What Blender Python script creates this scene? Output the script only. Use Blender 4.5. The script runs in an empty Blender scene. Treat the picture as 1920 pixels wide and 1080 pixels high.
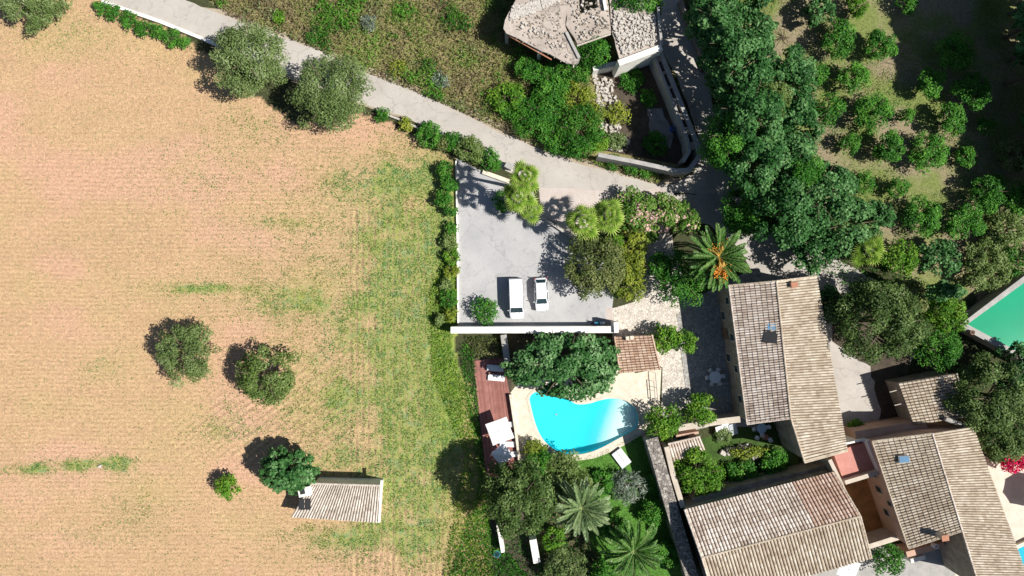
import bpy, math, random
import numpy as np
from mathutils import Vector, Matrix
from mathutils.geometry import tessellate_polygon

scene = bpy.context.scene
col = scene.collection
H = 88.0      # drone height
S = 15.0      # photo pixels per metre on the ground

# ---------------------------------------------------------------- camera, sky, sun
cam_d = bpy.data.cameras.new('camera')
cam_d.sensor_width = 36.0
cam_d.lens = 36.0 * H * S / 1920.0
cam_d.clip_start = 0.5
cam_d.clip_end = 3000.0
cam = bpy.data.objects.new('camera', cam_d)
cam.location = (0, 0, H)
col.objects.link(cam)
scene.camera = cam

SUN_EL = math.radians(49.5)
SUN_AZ = math.radians(102.0)      # clockwise from +Y
world = bpy.data.worlds.new('World')
scene.world = world
world.use_nodes = True
wn = world.node_tree
sky = wn.nodes.new('ShaderNodeTexSky')
sky.sky_type = 'NISHITA'
sky.sun_disc = False
sky.sun_elevation = SUN_EL
sky.sun_rotation = SUN_AZ
sky.ozone_density = 3.5
wn.links.new(sky.outputs[0], wn.nodes['Background'].inputs[0])
wn.nodes['Background'].inputs[1].default_value = 0.05
sd = bpy.data.lights.new('sun', 'SUN')
sd.energy = 5.0
sd.angle = math.radians(0.53)
sd.color = (1.0, 0.965, 0.91)
sun = bpy.data.objects.new('sun', sd)
tosun = Vector((math.sin(SUN_AZ) * math.cos(SUN_EL), math.cos(SUN_AZ) * math.cos(SUN_EL), math.sin(SUN_EL)))
sun.rotation_euler = tosun.to_track_quat('Z', 'Y').to_euler()
sun.location = (60, -20, 80)
col.objects.link(sun)
scene.view_settings.view_transform = 'Standard'
scene.view_settings.look = 'None'
scene.view_settings.exposure = 0.45
scene.view_settings.gamma = 1.0

# ---------------------------------------------------------------- helpers
def P(px, py, h=0.0):
    k = (H - h) / H / S
    return Vector(((px - 960) * k, (540 - py) * k, h))

def tag(o, label=None, cat=None, group=None, kind=None):
    if label: o['label'] = label
    if cat: o['category'] = cat
    if group: o['group'] = group
    if kind: o['kind'] = kind
    return o

def empty(name, loc, rz=0.0):
    o = bpy.data.objects.new(name, None)
    o.empty_display_size = 0.3
    o.location = loc
    o.rotation_euler = (0, 0, rz)
    col.objects.link(o)
    return o

def mesh_np(name, V, F, tint=None, uv=None):
    """V (n,3); F (m,k) all the same k"""
    me = bpy.data.meshes.new(name)
    V = np.asarray(V, dtype=np.float32); F = np.asarray(F, dtype=np.int32)
    n, (m, k) = len(V), F.shape
    me.vertices.add(n); me.vertices.foreach_set('co', V.ravel())
    me.loops.add(m * k); me.loops.foreach_set('vertex_index', F.ravel())
    me.polygons.add(m)
    me.polygons.foreach_set('loop_start', np.arange(m, dtype=np.int32) * k)
    me.polygons.foreach_set('loop_total', np.full(m, k, dtype=np.int32))
    if tint is not None:
        a = me.attributes.new('tint', 'FLOAT', 'POINT')
        a.data.foreach_set('value', np.asarray(tint, dtype=np.float32))
    me.update(calc_edges=True)
    me.shade_flat()
    return me

def link(name, me, mat, parent=None, loc=None):
    o = bpy.data.objects.new(name, me)
    if mat is not None and len(me.materials) == 0: me.materials.append(mat)
    col.objects.link(o)
    if parent is not None: o.parent = parent
    if loc is not None: o.location = loc
    return o

class MB:
    def __init__(s): s.v = []; s.f = []
    def add(s, vs, fs):
        b = len(s.v); s.v += [tuple(v) for v in vs]; s.f += [tuple(i + b for i in f) for f in fs]; return s
    def box(s, c, d, rz=0.0, taper=1.0):
        c = Vector(c); hx, hy, hz = d[0] / 2, d[1] / 2, d[2] / 2
        R = Matrix.Rotation(rz, 3, 'Z'); vs = []
        for z, t in ((-hz, 1), (hz, taper)):
            for x, y in ((-hx, -hy), (hx, -hy), (hx, hy), (-hx, hy)):
                vs.append(c + R @ Vector((x * t, y * t, z)))
        return s.add(vs, [(3, 2, 1, 0), (4, 5, 6, 7), (0, 1, 5, 4), (1, 2, 6, 5), (2, 3, 7, 6), (3, 0, 4, 7)])
    def beam(s, a, b, w, h):
        a = Vector(a); b = Vector(b); d = (b - a).normalized()
        sd_ = d.cross(Vector((0, 0, 1)));
        if sd_.length < 1e-4: sd_ = Vector((1, 0, 0))
        sd_.normalize(); up = sd_.cross(d)
        vs = []
        for p in (a, b):
            for x, z in ((-1, -1), (1, -1), (1, 1), (-1, 1)):
                vs.append(p + sd_ * x * w / 2 + up * z * h / 2)
        return s.add(vs, [(0, 1, 2, 3), (7, 6, 5, 4), (0, 4, 5, 1), (1, 5, 6, 2), (2, 6, 7, 3), (3, 7, 4, 0)])
    def prism(s, pts, z0, z1):
        """pts: xy list; z0/z1 numbers or lists"""
        n = len(pts)
        zb = z0 if hasattr(z0, '__len__') else [z0] * n
        zt = z1 if hasattr(z1, '__len__') else [z1] * n
        area = sum(pts[i][0] * pts[(i + 1) % n][1] - pts[(i + 1) % n][0] * pts[i][1] for i in range(n))
        if area < 0:
            pts = list(pts)[::-1]; zb = list(zb)[::-1]; zt = list(zt)[::-1]
        b = len(s.v)
        s.v += [(p[0], p[1], z) for p, z in zip(pts, zb)] + [(p[0], p[1], z) for p, z in zip(pts, zt)]
        tris = tessellate_polygon([[Vector((p[0], p[1], 0)) for p in pts]])
        for t in tris:
            a_, b_, c_ = [Vector((pts[i][0], pts[i][1])) for i in t]
            cr = (b_ - a_).x * (c_ - a_).y - (b_ - a_).y * (c_ - a_).x
            t = tuple(t) if cr > 0 else tuple(t)[::-1]
            s.f.append(tuple(b + n + i for i in t)); s.f.append(tuple(b + i for i in t[::-1]))
        for i in range(n):
            j = (i + 1) % n
            s.f.append((b + i, b + j, b + n + j, b + n + i))
        return s
    def tube(s, pts, rad, n=8, cap=True):
        pts = [Vector(p) for p in pts]
        if not hasattr(rad, '__len__'): rad = [rad] * len(pts)
        b = len(s.v)
        for i, p in enumerate(pts):
            d = (pts[min(i + 1, len(pts) - 1)] - pts[max(i - 1, 0)])
            if d.length < 1e-6: d = Vector((0, 0, 1))
            d.normalize()
            u = d.cross(Vector((0.13, 0.21, 0.97)))
            if u.length < 0.2: u = d.cross(Vector((1, 0, 0)))
            u.normalize(); w = d.cross(u)
            for k in range(n):
                a = 2 * math.pi * k / n
                s.v.append(tuple(p + (u * math.cos(a) + w * math.sin(a)) * rad[i]))
        for i in range(len(pts) - 1):
            for k in range(n):
                k2 = (k + 1) % n
                s.f.append((b + i * n + k, b + i * n + k2, b + (i + 1) * n + k2, b + (i + 1) * n + k))
        if cap:
            s.f.append(tuple(b + k for k in range(n))[::-1])
            s.f.append(tuple(b + (len(pts) - 1) * n + k for k in range(n)))
        return s
    def disc(s, c, r, z0, z1, n=24, r2=None):
        r2 = r if r2 is None else r2
        b = len(s.v)
        for z, q in ((z0, r), (z1, r2)):
            for k in range(n):
                a = 2 * math.pi * k / n; s.v.append((c[0] + q * math.cos(a), c[1] + q * math.sin(a), z))
        for k in range(n): s.f.append((b + k, b + (k + 1) % n, b + n + (k + 1) % n, b + n + k))
        s.f.append(tuple(b + k for k in range(n))[::-1]); s.f.append(tuple(b + n + k for k in range(n)))
        return s
    def build(s, name, mat, parent=None, origin=(0, 0, 0), smooth=False, bevel=0.0):
        me = bpy.data.meshes.new(name)
        o0 = Vector(origin)
        me.from_pydata([tuple(Vector(v) - o0) for v in s.v], [], s.f)
        me.update()
        if smooth:
            me.polygons.foreach_set('use_smooth', [True] * len(me.polygons))
        o = link(name, me, mat, parent)
        if parent is None: o.location = o0
        if bevel:
            m = o.modifiers.new('bevel', 'BEVEL'); m.width = bevel; m.segments = 2; m.limit_method = 'ANGLE'
        return o

# ---- numpy value noise
_tab = np.random.default_rng(7).random((256, 256))
def vnoise(x, y):
    xi = np.floor(x).astype(int); yi = np.floor(y).astype(int); fx = x - xi; fy = y - yi
    fx = fx * fx * (3 - 2 * fx); fy = fy * fy * (3 - 2 * fy)
    a = _tab[xi & 255, yi & 255]; b = _tab[(xi + 1) & 255, yi & 255]
    c = _tab[xi & 255, (yi + 1) & 255]; d = _tab[(xi + 1) & 255, (yi + 1) & 255]
    return (a * (1 - fx) + b * fx) * (1 - fy) + (c * (1 - fx) + d * fx) * fy
def fbm(x, y, o=4):
    s = 0; a = 0.5; t = 0
    for i in range(o):
        s = s + a * vnoise(x + 17.3 * i, y + 9.1 * i); t += a; a *= 0.5; x = x * 2.03; y = y * 2.03
    return s / t
def inpoly(X, Y, poly):
    r = np.zeros(X.shape, bool); n = len(poly); j = n - 1
    for i in range(n):
        xi, yi = poly[i]; xj, yj = poly[j]
        if yi != yj:
            c = ((yi > Y) != (yj > Y)) & (X < (xj - xi) * (Y - yi) / (yj - yi) + xi)
            r ^= c
        j = i
    return r
def smoothpoly(pts, it=2):
    for _ in range(it):
        q = []
        for i in range(len(pts)):
            a = pts[i]; b = pts[(i + 1) % len(pts)]
            q.append((a[0] * .75 + b[0] * .25, a[1] * .75 + b[1] * .25)); q.append((a[0] * .25 + b[0] * .75, a[1] * .25 + b[1] * .75))
        pts = q
    return pts

# ---------------------------------------------------------------- materials
def nt(name):
    m = bpy.data.materials.new(name); m.use_nodes = True
    t = m.node_tree; t.nodes.clear()
    out = t.nodes.new('ShaderNodeOutputMaterial')
    return m, t, out
def N(t, typ, **kw):
    n = t.nodes.new(typ)
    for k, v in kw.items(): setattr(n, k, v)
    return n
def ramp(t, fac, stops, interp='LINEAR'):
    r = N(t, 'ShaderNodeValToRGB'); r.color_ramp.interpolation = interp
    e = r.color_ramp.elements
    while len(e) < len(stops): e.new(0.5)
    for i, (p, c) in enumerate(stops):
        e[i].position = p; e[i].color = (c[0], c[1], c[2], 1) if len(c) == 3 else c
    t.links.new(fac, r.inputs[0]); return r.outputs[0]
def noise(t, scale, detail=3, rough=0.6, vec=None, dist=0.0):
    n = N(t, 'ShaderNodeTexNoise'); n.inputs['Scale'].default_value = scale
    n.inputs['Detail'].default_value = detail; n.inputs['Roughness'].default_value = rough
    n.inputs['Distortion'].default_value = dist
    if vec is None:
        tc = N(t, 'ShaderNodeTexCoord'); vec = tc.outputs['Object']
    t.links.new(vec, n.inputs['Vector']); return n.outputs[0]
def math_(t, op, a, b=None, clamp=False):
    n = N(t, 'ShaderNodeMath', operation=op, use_clamp=clamp)
    for i, v in enumerate((a, b)):
        if v is None: continue
        if isinstance(v, (int, float)): n.inputs[i].default_value = v
        else: t.links.new(v, n.inputs[i])
    return n.outputs[0]
def mix(t, fac, a, b, mode='MIX'):
    n = N(t, 'ShaderNodeMix', data_type='RGBA', blend_type=mode)
    for k, v in ((0, fac), (6, a), (7, b)):
        if isinstance(v, (int, float)): n.inputs[k].default_value = v
        elif isinstance(v, tuple): n.inputs[k].default_value = (v[0], v[1], v[2], 1)
        else: t.links.new(v, n.inputs[k])
    return n.outputs[2]
def pbsdf(t, out, color, rough=0.8, bump=None, bs=0.3, bd=0.05, metal=0, spec=0.3, coat=0):
    p = N(t, 'ShaderNodeBsdfPrincipled')
    if isinstance(color, tuple): p.inputs['Base Color'].default_value = (*color[:3], 1)
    else: t.links.new(color, p.inputs['Base Color'])
    if isinstance(rough, (int, float)): p.inputs['Roughness'].default_value = rough
    else: t.links.new(rough, p.inputs['Roughness'])
    p.inputs['Metallic'].default_value = metal
    p.inputs['Specular IOR Level'].default_value = spec
    p.inputs['Coat Weight'].default_value = coat
    if bump is not None:
        b = N(t, 'ShaderNodeBump'); b.inputs['Strength'].default_value = bs; b.inputs['Distance'].default_value = bd
        t.links.new(bump, b.inputs['Height']); t.links.new(b.outputs[0], p.inputs['Normal'])
    t.links.new(p.outputs[0], out.inputs[0]); return p

def mat_var(name, c1, c2, s1=0.6, s2=9, rough=0.85, bs=0.4, bd=0.03, amt=0.35, spec=0.3, c3=None):
    """large patches between c1 and c2, fine speckle on top"""
    m, t, out = nt(name)
    n1 = noise(t, s1, 5, 0.65); n2 = noise(t, s2, 3, 0.7)
    st = [(0.32, c1), (0.68, c2)] if c3 is None else [(0.3, c1), (0.5, c2), (0.7, c3)]
    c = ramp(t, n1, st)
    v = ramp(t, n2, [(0.25, (1 - amt,) * 3), (0.75, (1 + amt,) * 3)])
    c = mix(t, 1.0, c, v, 'MULTIPLY')
    pbsdf(t, out, c, rough, n2, bs, bd, spec=spec)
    return m
def mat_pave(name, c1, c2, stain=.5, crack=.35):
    m, t, out = nt(name)
    tc = N(t, 'ShaderNodeTexCoord')
    c = ramp(t, noise(t, .22, 5, .65), [(.32, c1), (.68, c2)])
    v = ramp(t, noise(t, 6, 4, .7), [(.25, (.9,) * 3), (.75, (1.08,) * 3)]); c = mix(t, 1.0, c, v, 'MULTIPLY')
    st = ramp(t, noise(t, .7, 6, .7, dist=1.2), [(.56, (0,) * 3), (.72, (stain,) * 3)]); c = mix(t, st, c, tuple(x * .55 for x in c1))
    sp = ramp(t, noise(t, 2.6, 3, .6), [(.70, (0,) * 3), (.76, (.6,) * 3)]); c = mix(t, sp, c, tuple(x * .45 for x in c1))
    vo = N(t, 'ShaderNodeTexVoronoi', feature='DISTANCE_TO_EDGE'); vo.inputs['Scale'].default_value = .16
    w = N(t, 'ShaderNodeVectorMath', operation='ADD'); nn = N(t, 'ShaderNodeTexNoise'); nn.inputs['Scale'].default_value = .8; nn.inputs['Detail'].default_value = 5
    t.links.new(tc.outputs['Object'], nn.inputs['Vector']); sc_ = N(t, 'ShaderNodeVectorMath', operation='SCALE'); sc_.inputs['Scale'].default_value = 2.2
    t.links.new(nn.outputs['Color'], sc_.inputs[0]); t.links.new(tc.outputs['Object'], w.inputs[0]); t.links.new(sc_.outputs[0], w.inputs[1]); t.links.new(w.outputs[0], vo.inputs['Vector'])
    ck = ramp(t, vo.outputs['Distance'], [(.0, (crack,) * 3), (.012, (0,) * 3)]); c = mix(t, ck, c, tuple(x * .4 for x in c1))
    pbsdf(t, out, c, .9, noise(t, 6, 3), .2, .01, spec=.2); return m
def mat_plain(name, c, rough=0.5, metal=0, spec=0.4, coat=0, amt=0.08):
    m, t, out = nt(name)
    n = noise(t, 5, 4, 0.6)
    v = ramp(t, n, [(0.3, tuple(x * (1 - amt) for x in c)), (0.7, tuple(min(1, x * (1 + amt)) for x in c))])
    pbsdf(t, out, v, rough, metal=metal, spec=spec, coat=coat); return m

def mat_leaf(name, stops, trans=0.25, rough=0.5):
    m, t, out = nt(name)
    a = N(t, 'ShaderNodeAttribute', attribute_name='tint')
    oi = N(t, 'ShaderNodeObjectInfo')
    f = math_(t, 'ADD', a.outputs['Fac'], math_(t, 'MULTIPLY', math_(t, 'SUBTRACT', oi.outputs['Random'], 0.5), 0.16))
    c = ramp(t, f, stops)
    p = N(t, 'ShaderNodeBsdfPrincipled'); p.inputs['Roughness'].default_value = rough
    p.inputs['Specular IOR Level'].default_value = 0.14
    t.links.new(c, p.inputs['Base Color'])
    tr = N(t, 'ShaderNodeBsdfTranslucent'); t.links.new(c, tr.inputs[0])
    ms = N(t, 'ShaderNodeMixShader'); ms.inputs[0].default_value = trans
    t.links.new(p.outputs[0], ms.inputs[1]); t.links.new(tr.outputs[0], ms.inputs[2])
    t.links.new(ms.outputs[0], out.inputs[0]); return m

L = {}
L['olive'] = mat_leaf('olive_leaves', [(0, (.05, .085, .025)), (.45, (.14, .21, .06)), (.8, (.25, .32, .13)), (1, (.38, .43, .26))])
L['carob'] = mat_leaf('carob_leaves', [(0, (.04, .08, .018)), (.5, (.13, .20, .045)), (1, (.29, .37, .14))])
L['holm'] = mat_leaf('holm_leaves', [(0, (.018, .045, .01)), (.5, (.07, .125, .028)), (1, (.22, .31, .10))])
L['fig'] = mat_leaf('fig_leaves', [(0, (.014, .06, .014)), (.5, (.055, .16, .04)), (1, (.24, .40, .17))], .2)
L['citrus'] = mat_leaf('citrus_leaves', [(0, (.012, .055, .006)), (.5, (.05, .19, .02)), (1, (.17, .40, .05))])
L['forest'] = mat_leaf('forest_leaves', [(0, (.012, .05, .012)), (.5, (.04, .135, .03)), (1, (.19, .37, .13))])
L['bright'] = mat_leaf('bright_leaves', [(0, (.03, .1, .008)), (.5, (.1, .25, .02)), (1, (.28, .42, .05))], .3)
L['lime'] = mat_leaf('lime_leaves', [(0, (.07, .11, .012)), (.5, (.2, .27, .03)), (1, (.42, .44, .07))], .3)
L['green'] = mat_leaf('green_leaves', [(0, (.015, .07, .01)), (.5, (.05, .19, .02)), (1, (.14, .34, .04))], .3)
L['brown'] = mat_leaf('brownish_leaves', [(0, (.035, .05, .014)), (.5, (.12, .16, .045)), (.85, (.24, .26, .09)), (1, (.38, .36, .18))])
L['flower'] = mat_leaf('flowering_leaves', [(0, (.04, .09, .012)), (.45, (.1, .22, .03)), (.68, (.24, .36, .08)), (.74, (.75, .42, .40)), (1, (.88, .66, .6))], .25)
L['magenta'] = mat_leaf('magenta_bracts', [(0, (.05, .08, .02)), (.2, (.4, .01, .05)), (.6, (.75, .02, .12)), (1, (.85, .06, .22))], .3)
L['silver'] = mat_leaf('silver_leaves', [(0, (.04, .06, .04)), (.5, (.16, .2, .15)), (1, (.45, .5, .4))], .15)
L['scrub'] = mat_leaf('scrub_leaves', [(0, (.14, .11, .06)), (.3, (.28, .23, .13)), (.5, (.27, .28, .09)), (.75, (.17, .27, .05)), (1, (.16, .34, .05))], .3, .8)
L['weed'] = mat_leaf('weed_leaves', [(0, (.34, .32, .1)), (.35, (.23, .33, .07)), (.7, (.12, .28, .055)), (1, (.14, .30, .11))], .3, .8)
L['palm'] = mat_leaf('date_palm_leaflets', [(0, (.02, .07, .012)), (.5, (.08, .2, .035)), (1, (.34, .42, .16))], .2, .35)
L['palmgrey'] = mat_leaf('pale_palm_leaflets', [(0, (.06, .12, .04)), (.5, (.2, .29, .12)), (1, (.5, .55, .34))], .2, .35)
L['fan'] = mat_leaf('fan_palm_leaves', [(0, (.05, .13, .012)), (.45, (.25, .40, .05)), (1, (.62, .68, .22))], .25, .35)
M = {}
M['bark'] = mat_var('bark', (.09, .065, .045), (.17, .13, .09), 3, 20, .95)
M['road'] = mat_pave('road_concrete', (.39, .355, .315), (.475, .44, .395))
M['parking'] = mat_pave('parking_concrete', (.35, .345, .345), (.45, .44, .43))
M['paver'] = mat_var('pink_pavers', (.44, .37, .32), (.52, .46, .42), .5, 8, .9, .2, .01, .15)
M['lane'] = mat_var('lane_asphalt', (.17, .16, .15), (.3, .28, .26), .5, 8, .9, .3, .02, .25)
M['white'] = mat_var('white_plaster', (.62, .58, .50), (.80, .77, .70), .9, 5, .85, .2, .01, .10, c3=(.82, .79, .73))
M['cream'] = mat_var('cream_plaster', (.42, .36, .28), (.58, .51, .42), .8, 10, .9, .3, .02, .15)
M['pinkwall'] = mat_var('pink_plaster', (.46, .29, .21), (.56, .38, .28), .7, 10, .9, .3, .02, .1)
M['oldwall'] = mat_var('old_stone_wall', (.2, .17, .13), (.38, .33, .27), 1.2, 7, .95, .6, .05, .35)
M['greywall'] = mat_var('grey_cement', (.3, .29, .27), (.42, .4, .37), 1, 9, .95, .3, .02, .2)
M['coping'] = mat_var('cream_coping', (.55, .47, .36), (.7, .63, .52), 1.2, 9, .8, .2, .01, .12)
M['deck'] = None
M['trimwhite'] = mat_plain('white_paint', (.78, .78, .77), .35)
M['carwhite'] = mat_plain('white_car_paint', (.78, .79, .8), .25, coat=.6, amt=.02)
M['glass'] = mat_plain('dark_car_glass', (.02, .045, .055), .06, spec=.8, amt=.1)
M['tyre'] = mat_plain('rubber', (.02, .02, .02), .8)
M['rim'] = mat_plain('alloy', (.4, .4, .42), .35, metal=.8)
M['lamp'] = mat_plain('lamp_glass', (.6, .62, .62), .1, spec=.8)
M['redlamp'] = mat_plain('red_lamp', (.4, .02, .02), .2)
M['blackplastic'] = mat_plain('black_plastic', (.03, .03, .03), .5)
M['skyglass'] = mat_plain('skylight_glass', (.16, .3, .45), .05, spec=1.0)
M['canvas'] = mat_plain('white_canvas', (.82, .81, .8), .8, spec=.1, amt=.04)
M['taupe'] = mat_plain('taupe_canvas', (.36, .31, .27), .85, spec=.1)
M['fabric'] = mat_var('lounger_fabric', (.62, .62, .62), (.75, .75, .74), 2, 14, .9, .1, .01, .1)
M['wood'] = mat_var('weathered_timber', (.14, .08, .05), (.25, .16, .11), 2, 12, .85)
M['palewood'] = mat_var('pale_dry_timber', (.4, .34, .28), (.55, .49, .42), 2, 12, .9)
M['orange'] = mat_plain('orange_dates', (.75, .3, .02), .6, amt=.3)
M['petiole'] = mat_plain('pale_green_rib', (.3, .36, .14), .6)
M['orangerib'] = mat_plain('ochre_rib', (.5, .3, .06), .6)
M['blue'] = mat_plain('blue_plastic', (.03, .12, .5), .4)
M['teal'] = mat_plain('teal_plastic', (.03, .25, .33), .4)
M['terracotta'] = mat_plain('terracotta', (.38, .17, .1), .8, amt=.2)
M['redfloor'] = mat_var('red_terrace_tiles', (.42, .17, .13), (.52, .24, .19), .6, 6, .7, .2, .01, .12)
M['ochre'] = mat_var('ochre_yard_floor', (.2, .1, .035), (.42, .2, .07), .5, 5, .9, .4, .02, .3)
M['paleyard'] = mat_var('pale_yard', (.55, .47, .38), (.66, .58, .49), .6, 7, .9, .2, .01, .08)
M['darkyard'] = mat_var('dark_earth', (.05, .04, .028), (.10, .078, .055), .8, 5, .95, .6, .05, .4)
M['rubble'] = mat_var('rubble_stone', (.36, .32, .28), (.6, .56, .5), 2.5, 9, .95, .4, .03, .2)
M['slab'] = mat_pave('ruined_slab', (.30, .255, .215), (.52, .45, .39), .8, .9)
M['corr'] = mat_plain('grey_sheet', (.45, .48, .5), .5)
M['bluecanvas'] = mat_plain('pale_blue_cloth', (.45, .58, .66), .8)

def m_deck():
    m, t, out = nt('deck_planks')
    tc = N(t, 'ShaderNodeTexCoord'); sx = N(t, 'ShaderNodeSeparateXYZ'); t.links.new(tc.outputs['Object'], sx.inputs[0])
    u = math_(t, 'ADD', math_(t, 'MULTIPLY', sx.outputs[0], 0.99), math_(t, 'MULTIPLY', sx.outputs[1], 0.12))
    u = math_(t, 'MULTIPLY', u, 6.5)
    fl = math_(t, 'FLOOR', u); fr = math_(t, 'FRACT', u)
    wn_ = N(t, 'ShaderNodeTexWhiteNoise', noise_dimensions='1D'); t.links.new(fl, wn_.inputs['W'])
    c = ramp(t, wn_.outputs[0], [(0, (.24, .095, .075)), (1, (.34, .15, .125))])
    gap = math_(t, 'LESS_THAN', fr, 0.1)
    c = mix(t, gap, c, (.07, .03, .025))
    v = ramp(t, noise(t, 1.3, 5), [(.3, (.8,) * 3), (.7, (1.2,) * 3)])
    c = mix(t, 1.0, c, v, 'MULTIPLY')
    pbsdf(t, out, c, .7, fr, .2, .01); return m
M['deck'] = m_deck()

def m_flag(name, c1, c2, joint, scale=1.5):
    m, t, out = nt(name)
    tc = N(t, 'ShaderNodeTexCoord')
    v = N(t, 'ShaderNodeTexVoronoi', feature='DISTANCE_TO_EDGE'); v.inputs['Scale'].default_value = scale
    v2 = N(t, 'ShaderNodeTexVoronoi'); v2.inputs['Scale'].default_value = scale
    for q in (v, v2): t.links.new(tc.outputs['Object'], q.inputs['Vector'])
    rnd = N(t, 'ShaderNodeSeparateColor'); t.links.new(v2.outputs['Color'], rnd.inputs[0])
    c = ramp(t, rnd.outputs[0], [(0, c1), (1, c2)])
    sp = ramp(t, noise(t, 9, 4), [(.3, (.82,) * 3), (.7, (1.15,) * 3)])
    c = mix(t, 1.0, c, sp, 'MULTIPLY')
    e = ramp(t, v.outputs['Distance'], [(.02, (0,) * 3), (.08, (1,) * 3)])
    c = mix(t, e, joint, c)
    pbsdf(t, out, c, .85, e, .4, .02); return m
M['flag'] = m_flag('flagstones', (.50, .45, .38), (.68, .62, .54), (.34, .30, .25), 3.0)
M['flagshade'] = m_flag('flagstones_painted_shade', (.28, .27, .25), (.46, .44, .41), (.2, .19, .17), 3.0)  # darker copy of the flagstones, house shade painted into the colour
M['drystone'] = m_flag('dry_stone_masonry', (.16, .14, .12), (.42, .38, .33), (.05, .045, .04), 3.0)

def m_tiles(name, stops, joint=.62):
    m, t, out = nt(name)
    a = N(t, 'ShaderNodeAttribute', attribute_name='tint')
    n = noise(t, .45, 4, .6)
    f = math_(t, 'ADD', math_(t, 'MULTIPLY', a.outputs['Fac'], .45), math_(t, 'MULTIPLY', n, .6))
    c = ramp(t, f, stops)
    sp = ramp(t, noise(t, 7, 4, .7), [(.25, (.68,) * 3), (.75, (1.22,) * 3)])
    c = mix(t, 1.0, c, sp, 'MULTIPLY')
    d = N(t, 'ShaderNodeAttribute', attribute_name='low')      # mixes the channel tiles darker than the cover tiles
    c = mix(t, math_(t, 'MULTIPLY', d.outputs['Fac'], joint), c, (.06, .045, .035))
    pbsdf(t, out, c, .9, spec=.2); return m
M['tiles'] = m_tiles('weathered_clay_tiles', [(.2, (.29, .22, .155)), (.45, (.43, .35, .26)), (.62, (.51, .435, .335)), (.85, (.66, .58, .47))])
M['tilespale'] = m_tiles('pale_clay_tiles', [(.2, (.38, .31, .25)), (.5, (.54, .47, .39)), (.8, (.70, .63, .55))])
M['tilespink'] = m_tiles('pinkish_clay_tiles', [(.2, (.32, .24, .19)), (.5, (.55, .46, .38)), (.8, (.76, .68, .60))])
M['tilesred'] = m_tiles('red_clay_tiles', [(.2, (.32, .19, .13)), (.5, (.48, .33, .25)), (.8, (.64, .50, .41))])
M['tilesorange'] = m_tiles('orange_clay_tiles', [(.2, (.36, .21, .14)), (.5, (.54, .37, .26)), (.8, (.70, .54, .42))])

def m_water(name, tint, ripple=.03):
    m, t, out = nt(name)
    tr = N(t, 'ShaderNodeBsdfTransparent'); tr.inputs[0].default_value = (*tint, 1)
    g = N(t, 'ShaderNodeBsdfGlossy'); g.inputs['Roughness'].default_value = .04
    fr = N(t, 'ShaderNodeFresnel'); fr.inputs[0].default_value = 1.33
    b = N(t, 'ShaderNodeBump'); b.inputs['Strength'].default_value = .3; b.inputs['Distance'].default_value = ripple
    t.links.new(noise(t, 2.5, 3), b.inputs['Height'])
    t.links.new(b.outputs[0], g.inputs['Normal']); t.links.new(b.outputs[0], fr.inputs['Normal'])
    ms = N(t, 'ShaderNodeMixShader'); t.links.new(fr.outputs[0], ms.inputs[0])
    t.links.new(tr.outputs[0], ms.inputs[1]); t.links.new(g.outputs[0], ms.inputs[2])
    t.links.new(ms.outputs[0], out.inputs[0]); return m
M['water'] = m_water('pool_water', (.84, .985, .99))
def m_basin():
    m, t, out = nt('pool_basin_finish')
    a = N(t, 'ShaderNodeAttribute', attribute_name='tint')
    n = noise(t, .5, 4, .6)
    f = math_(t, 'ADD', a.outputs['Fac'], math_(t, 'MULTIPLY', math_(t, 'SUBTRACT', n, .5), .14))
    c = ramp(t, f, [(0, (.035, .62, .70)), (.4, (.12, .70, .74)), (.7, (.5, .76, .78)), (1, (.78, .80, .78))])
    pbsdf(t, out, c, .7); return m
M['basin'] = m_basin()
def m_green():
    m, t, out = nt('algae_green_water')
    c = ramp(t, noise(t, .15, 3), [(.3, (.0, .27, .13)), (.7, (.002, .31, .16))])
    pbsdf(t, out, c, .08, noise(t, 2.0, 3), .05, .02, spec=.5); return m
M['greenwater'] = m_green()

# ---------------------------------------------------------------- ground
FIELD = [(-400, -400), (60, -60), (200, 5), (350, 72), (480, 175), (560, 240), (700, 215), (830, 290), (856, 305), (858, 610), (846, 640),
         (870, 700), (905, 830), (925, 1010), (930, 1500), (-400, 1500)]
SCRUB = [(330, -60), (430, 30), (520, 62), (680, 132), (850, 202), (1010, 278), (1230, 345), (1310, 300), (1240, 90), (1230, -100), (330, -100)]
ORCH = [(1380, -60), (2400, -60), (2400, 560), (1760, 560), (1560, 440), (1500, 330), (1400, 200)]
LAWN = [(1080, 850), (1140, 840), (1190, 815), (1215, 815), (1240, 900), (1262, 985), (1290, 1080), (1130, 1080), (1075, 900)]
GARDEN = [(950, 626), (1150, 626), (1150, 700), (1215, 800), (1320, 1110), (925, 1110), (900, 860)]
POOL = smoothpoly([(991, 740), (996, 765), (1003, 792), (1012, 815), (1027, 835), (1053, 850), (1079, 853), (1105, 849), (1131, 838), (1156, 824),
        (1178, 812), (1193, 803), (1197, 790), (1195, 774), (1187, 760), (1172, 750), (1150, 746), (1125, 750), (1105, 757), (1080, 759), (1066, 748),
        (1050, 735), (1020, 730)], 2)

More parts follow.
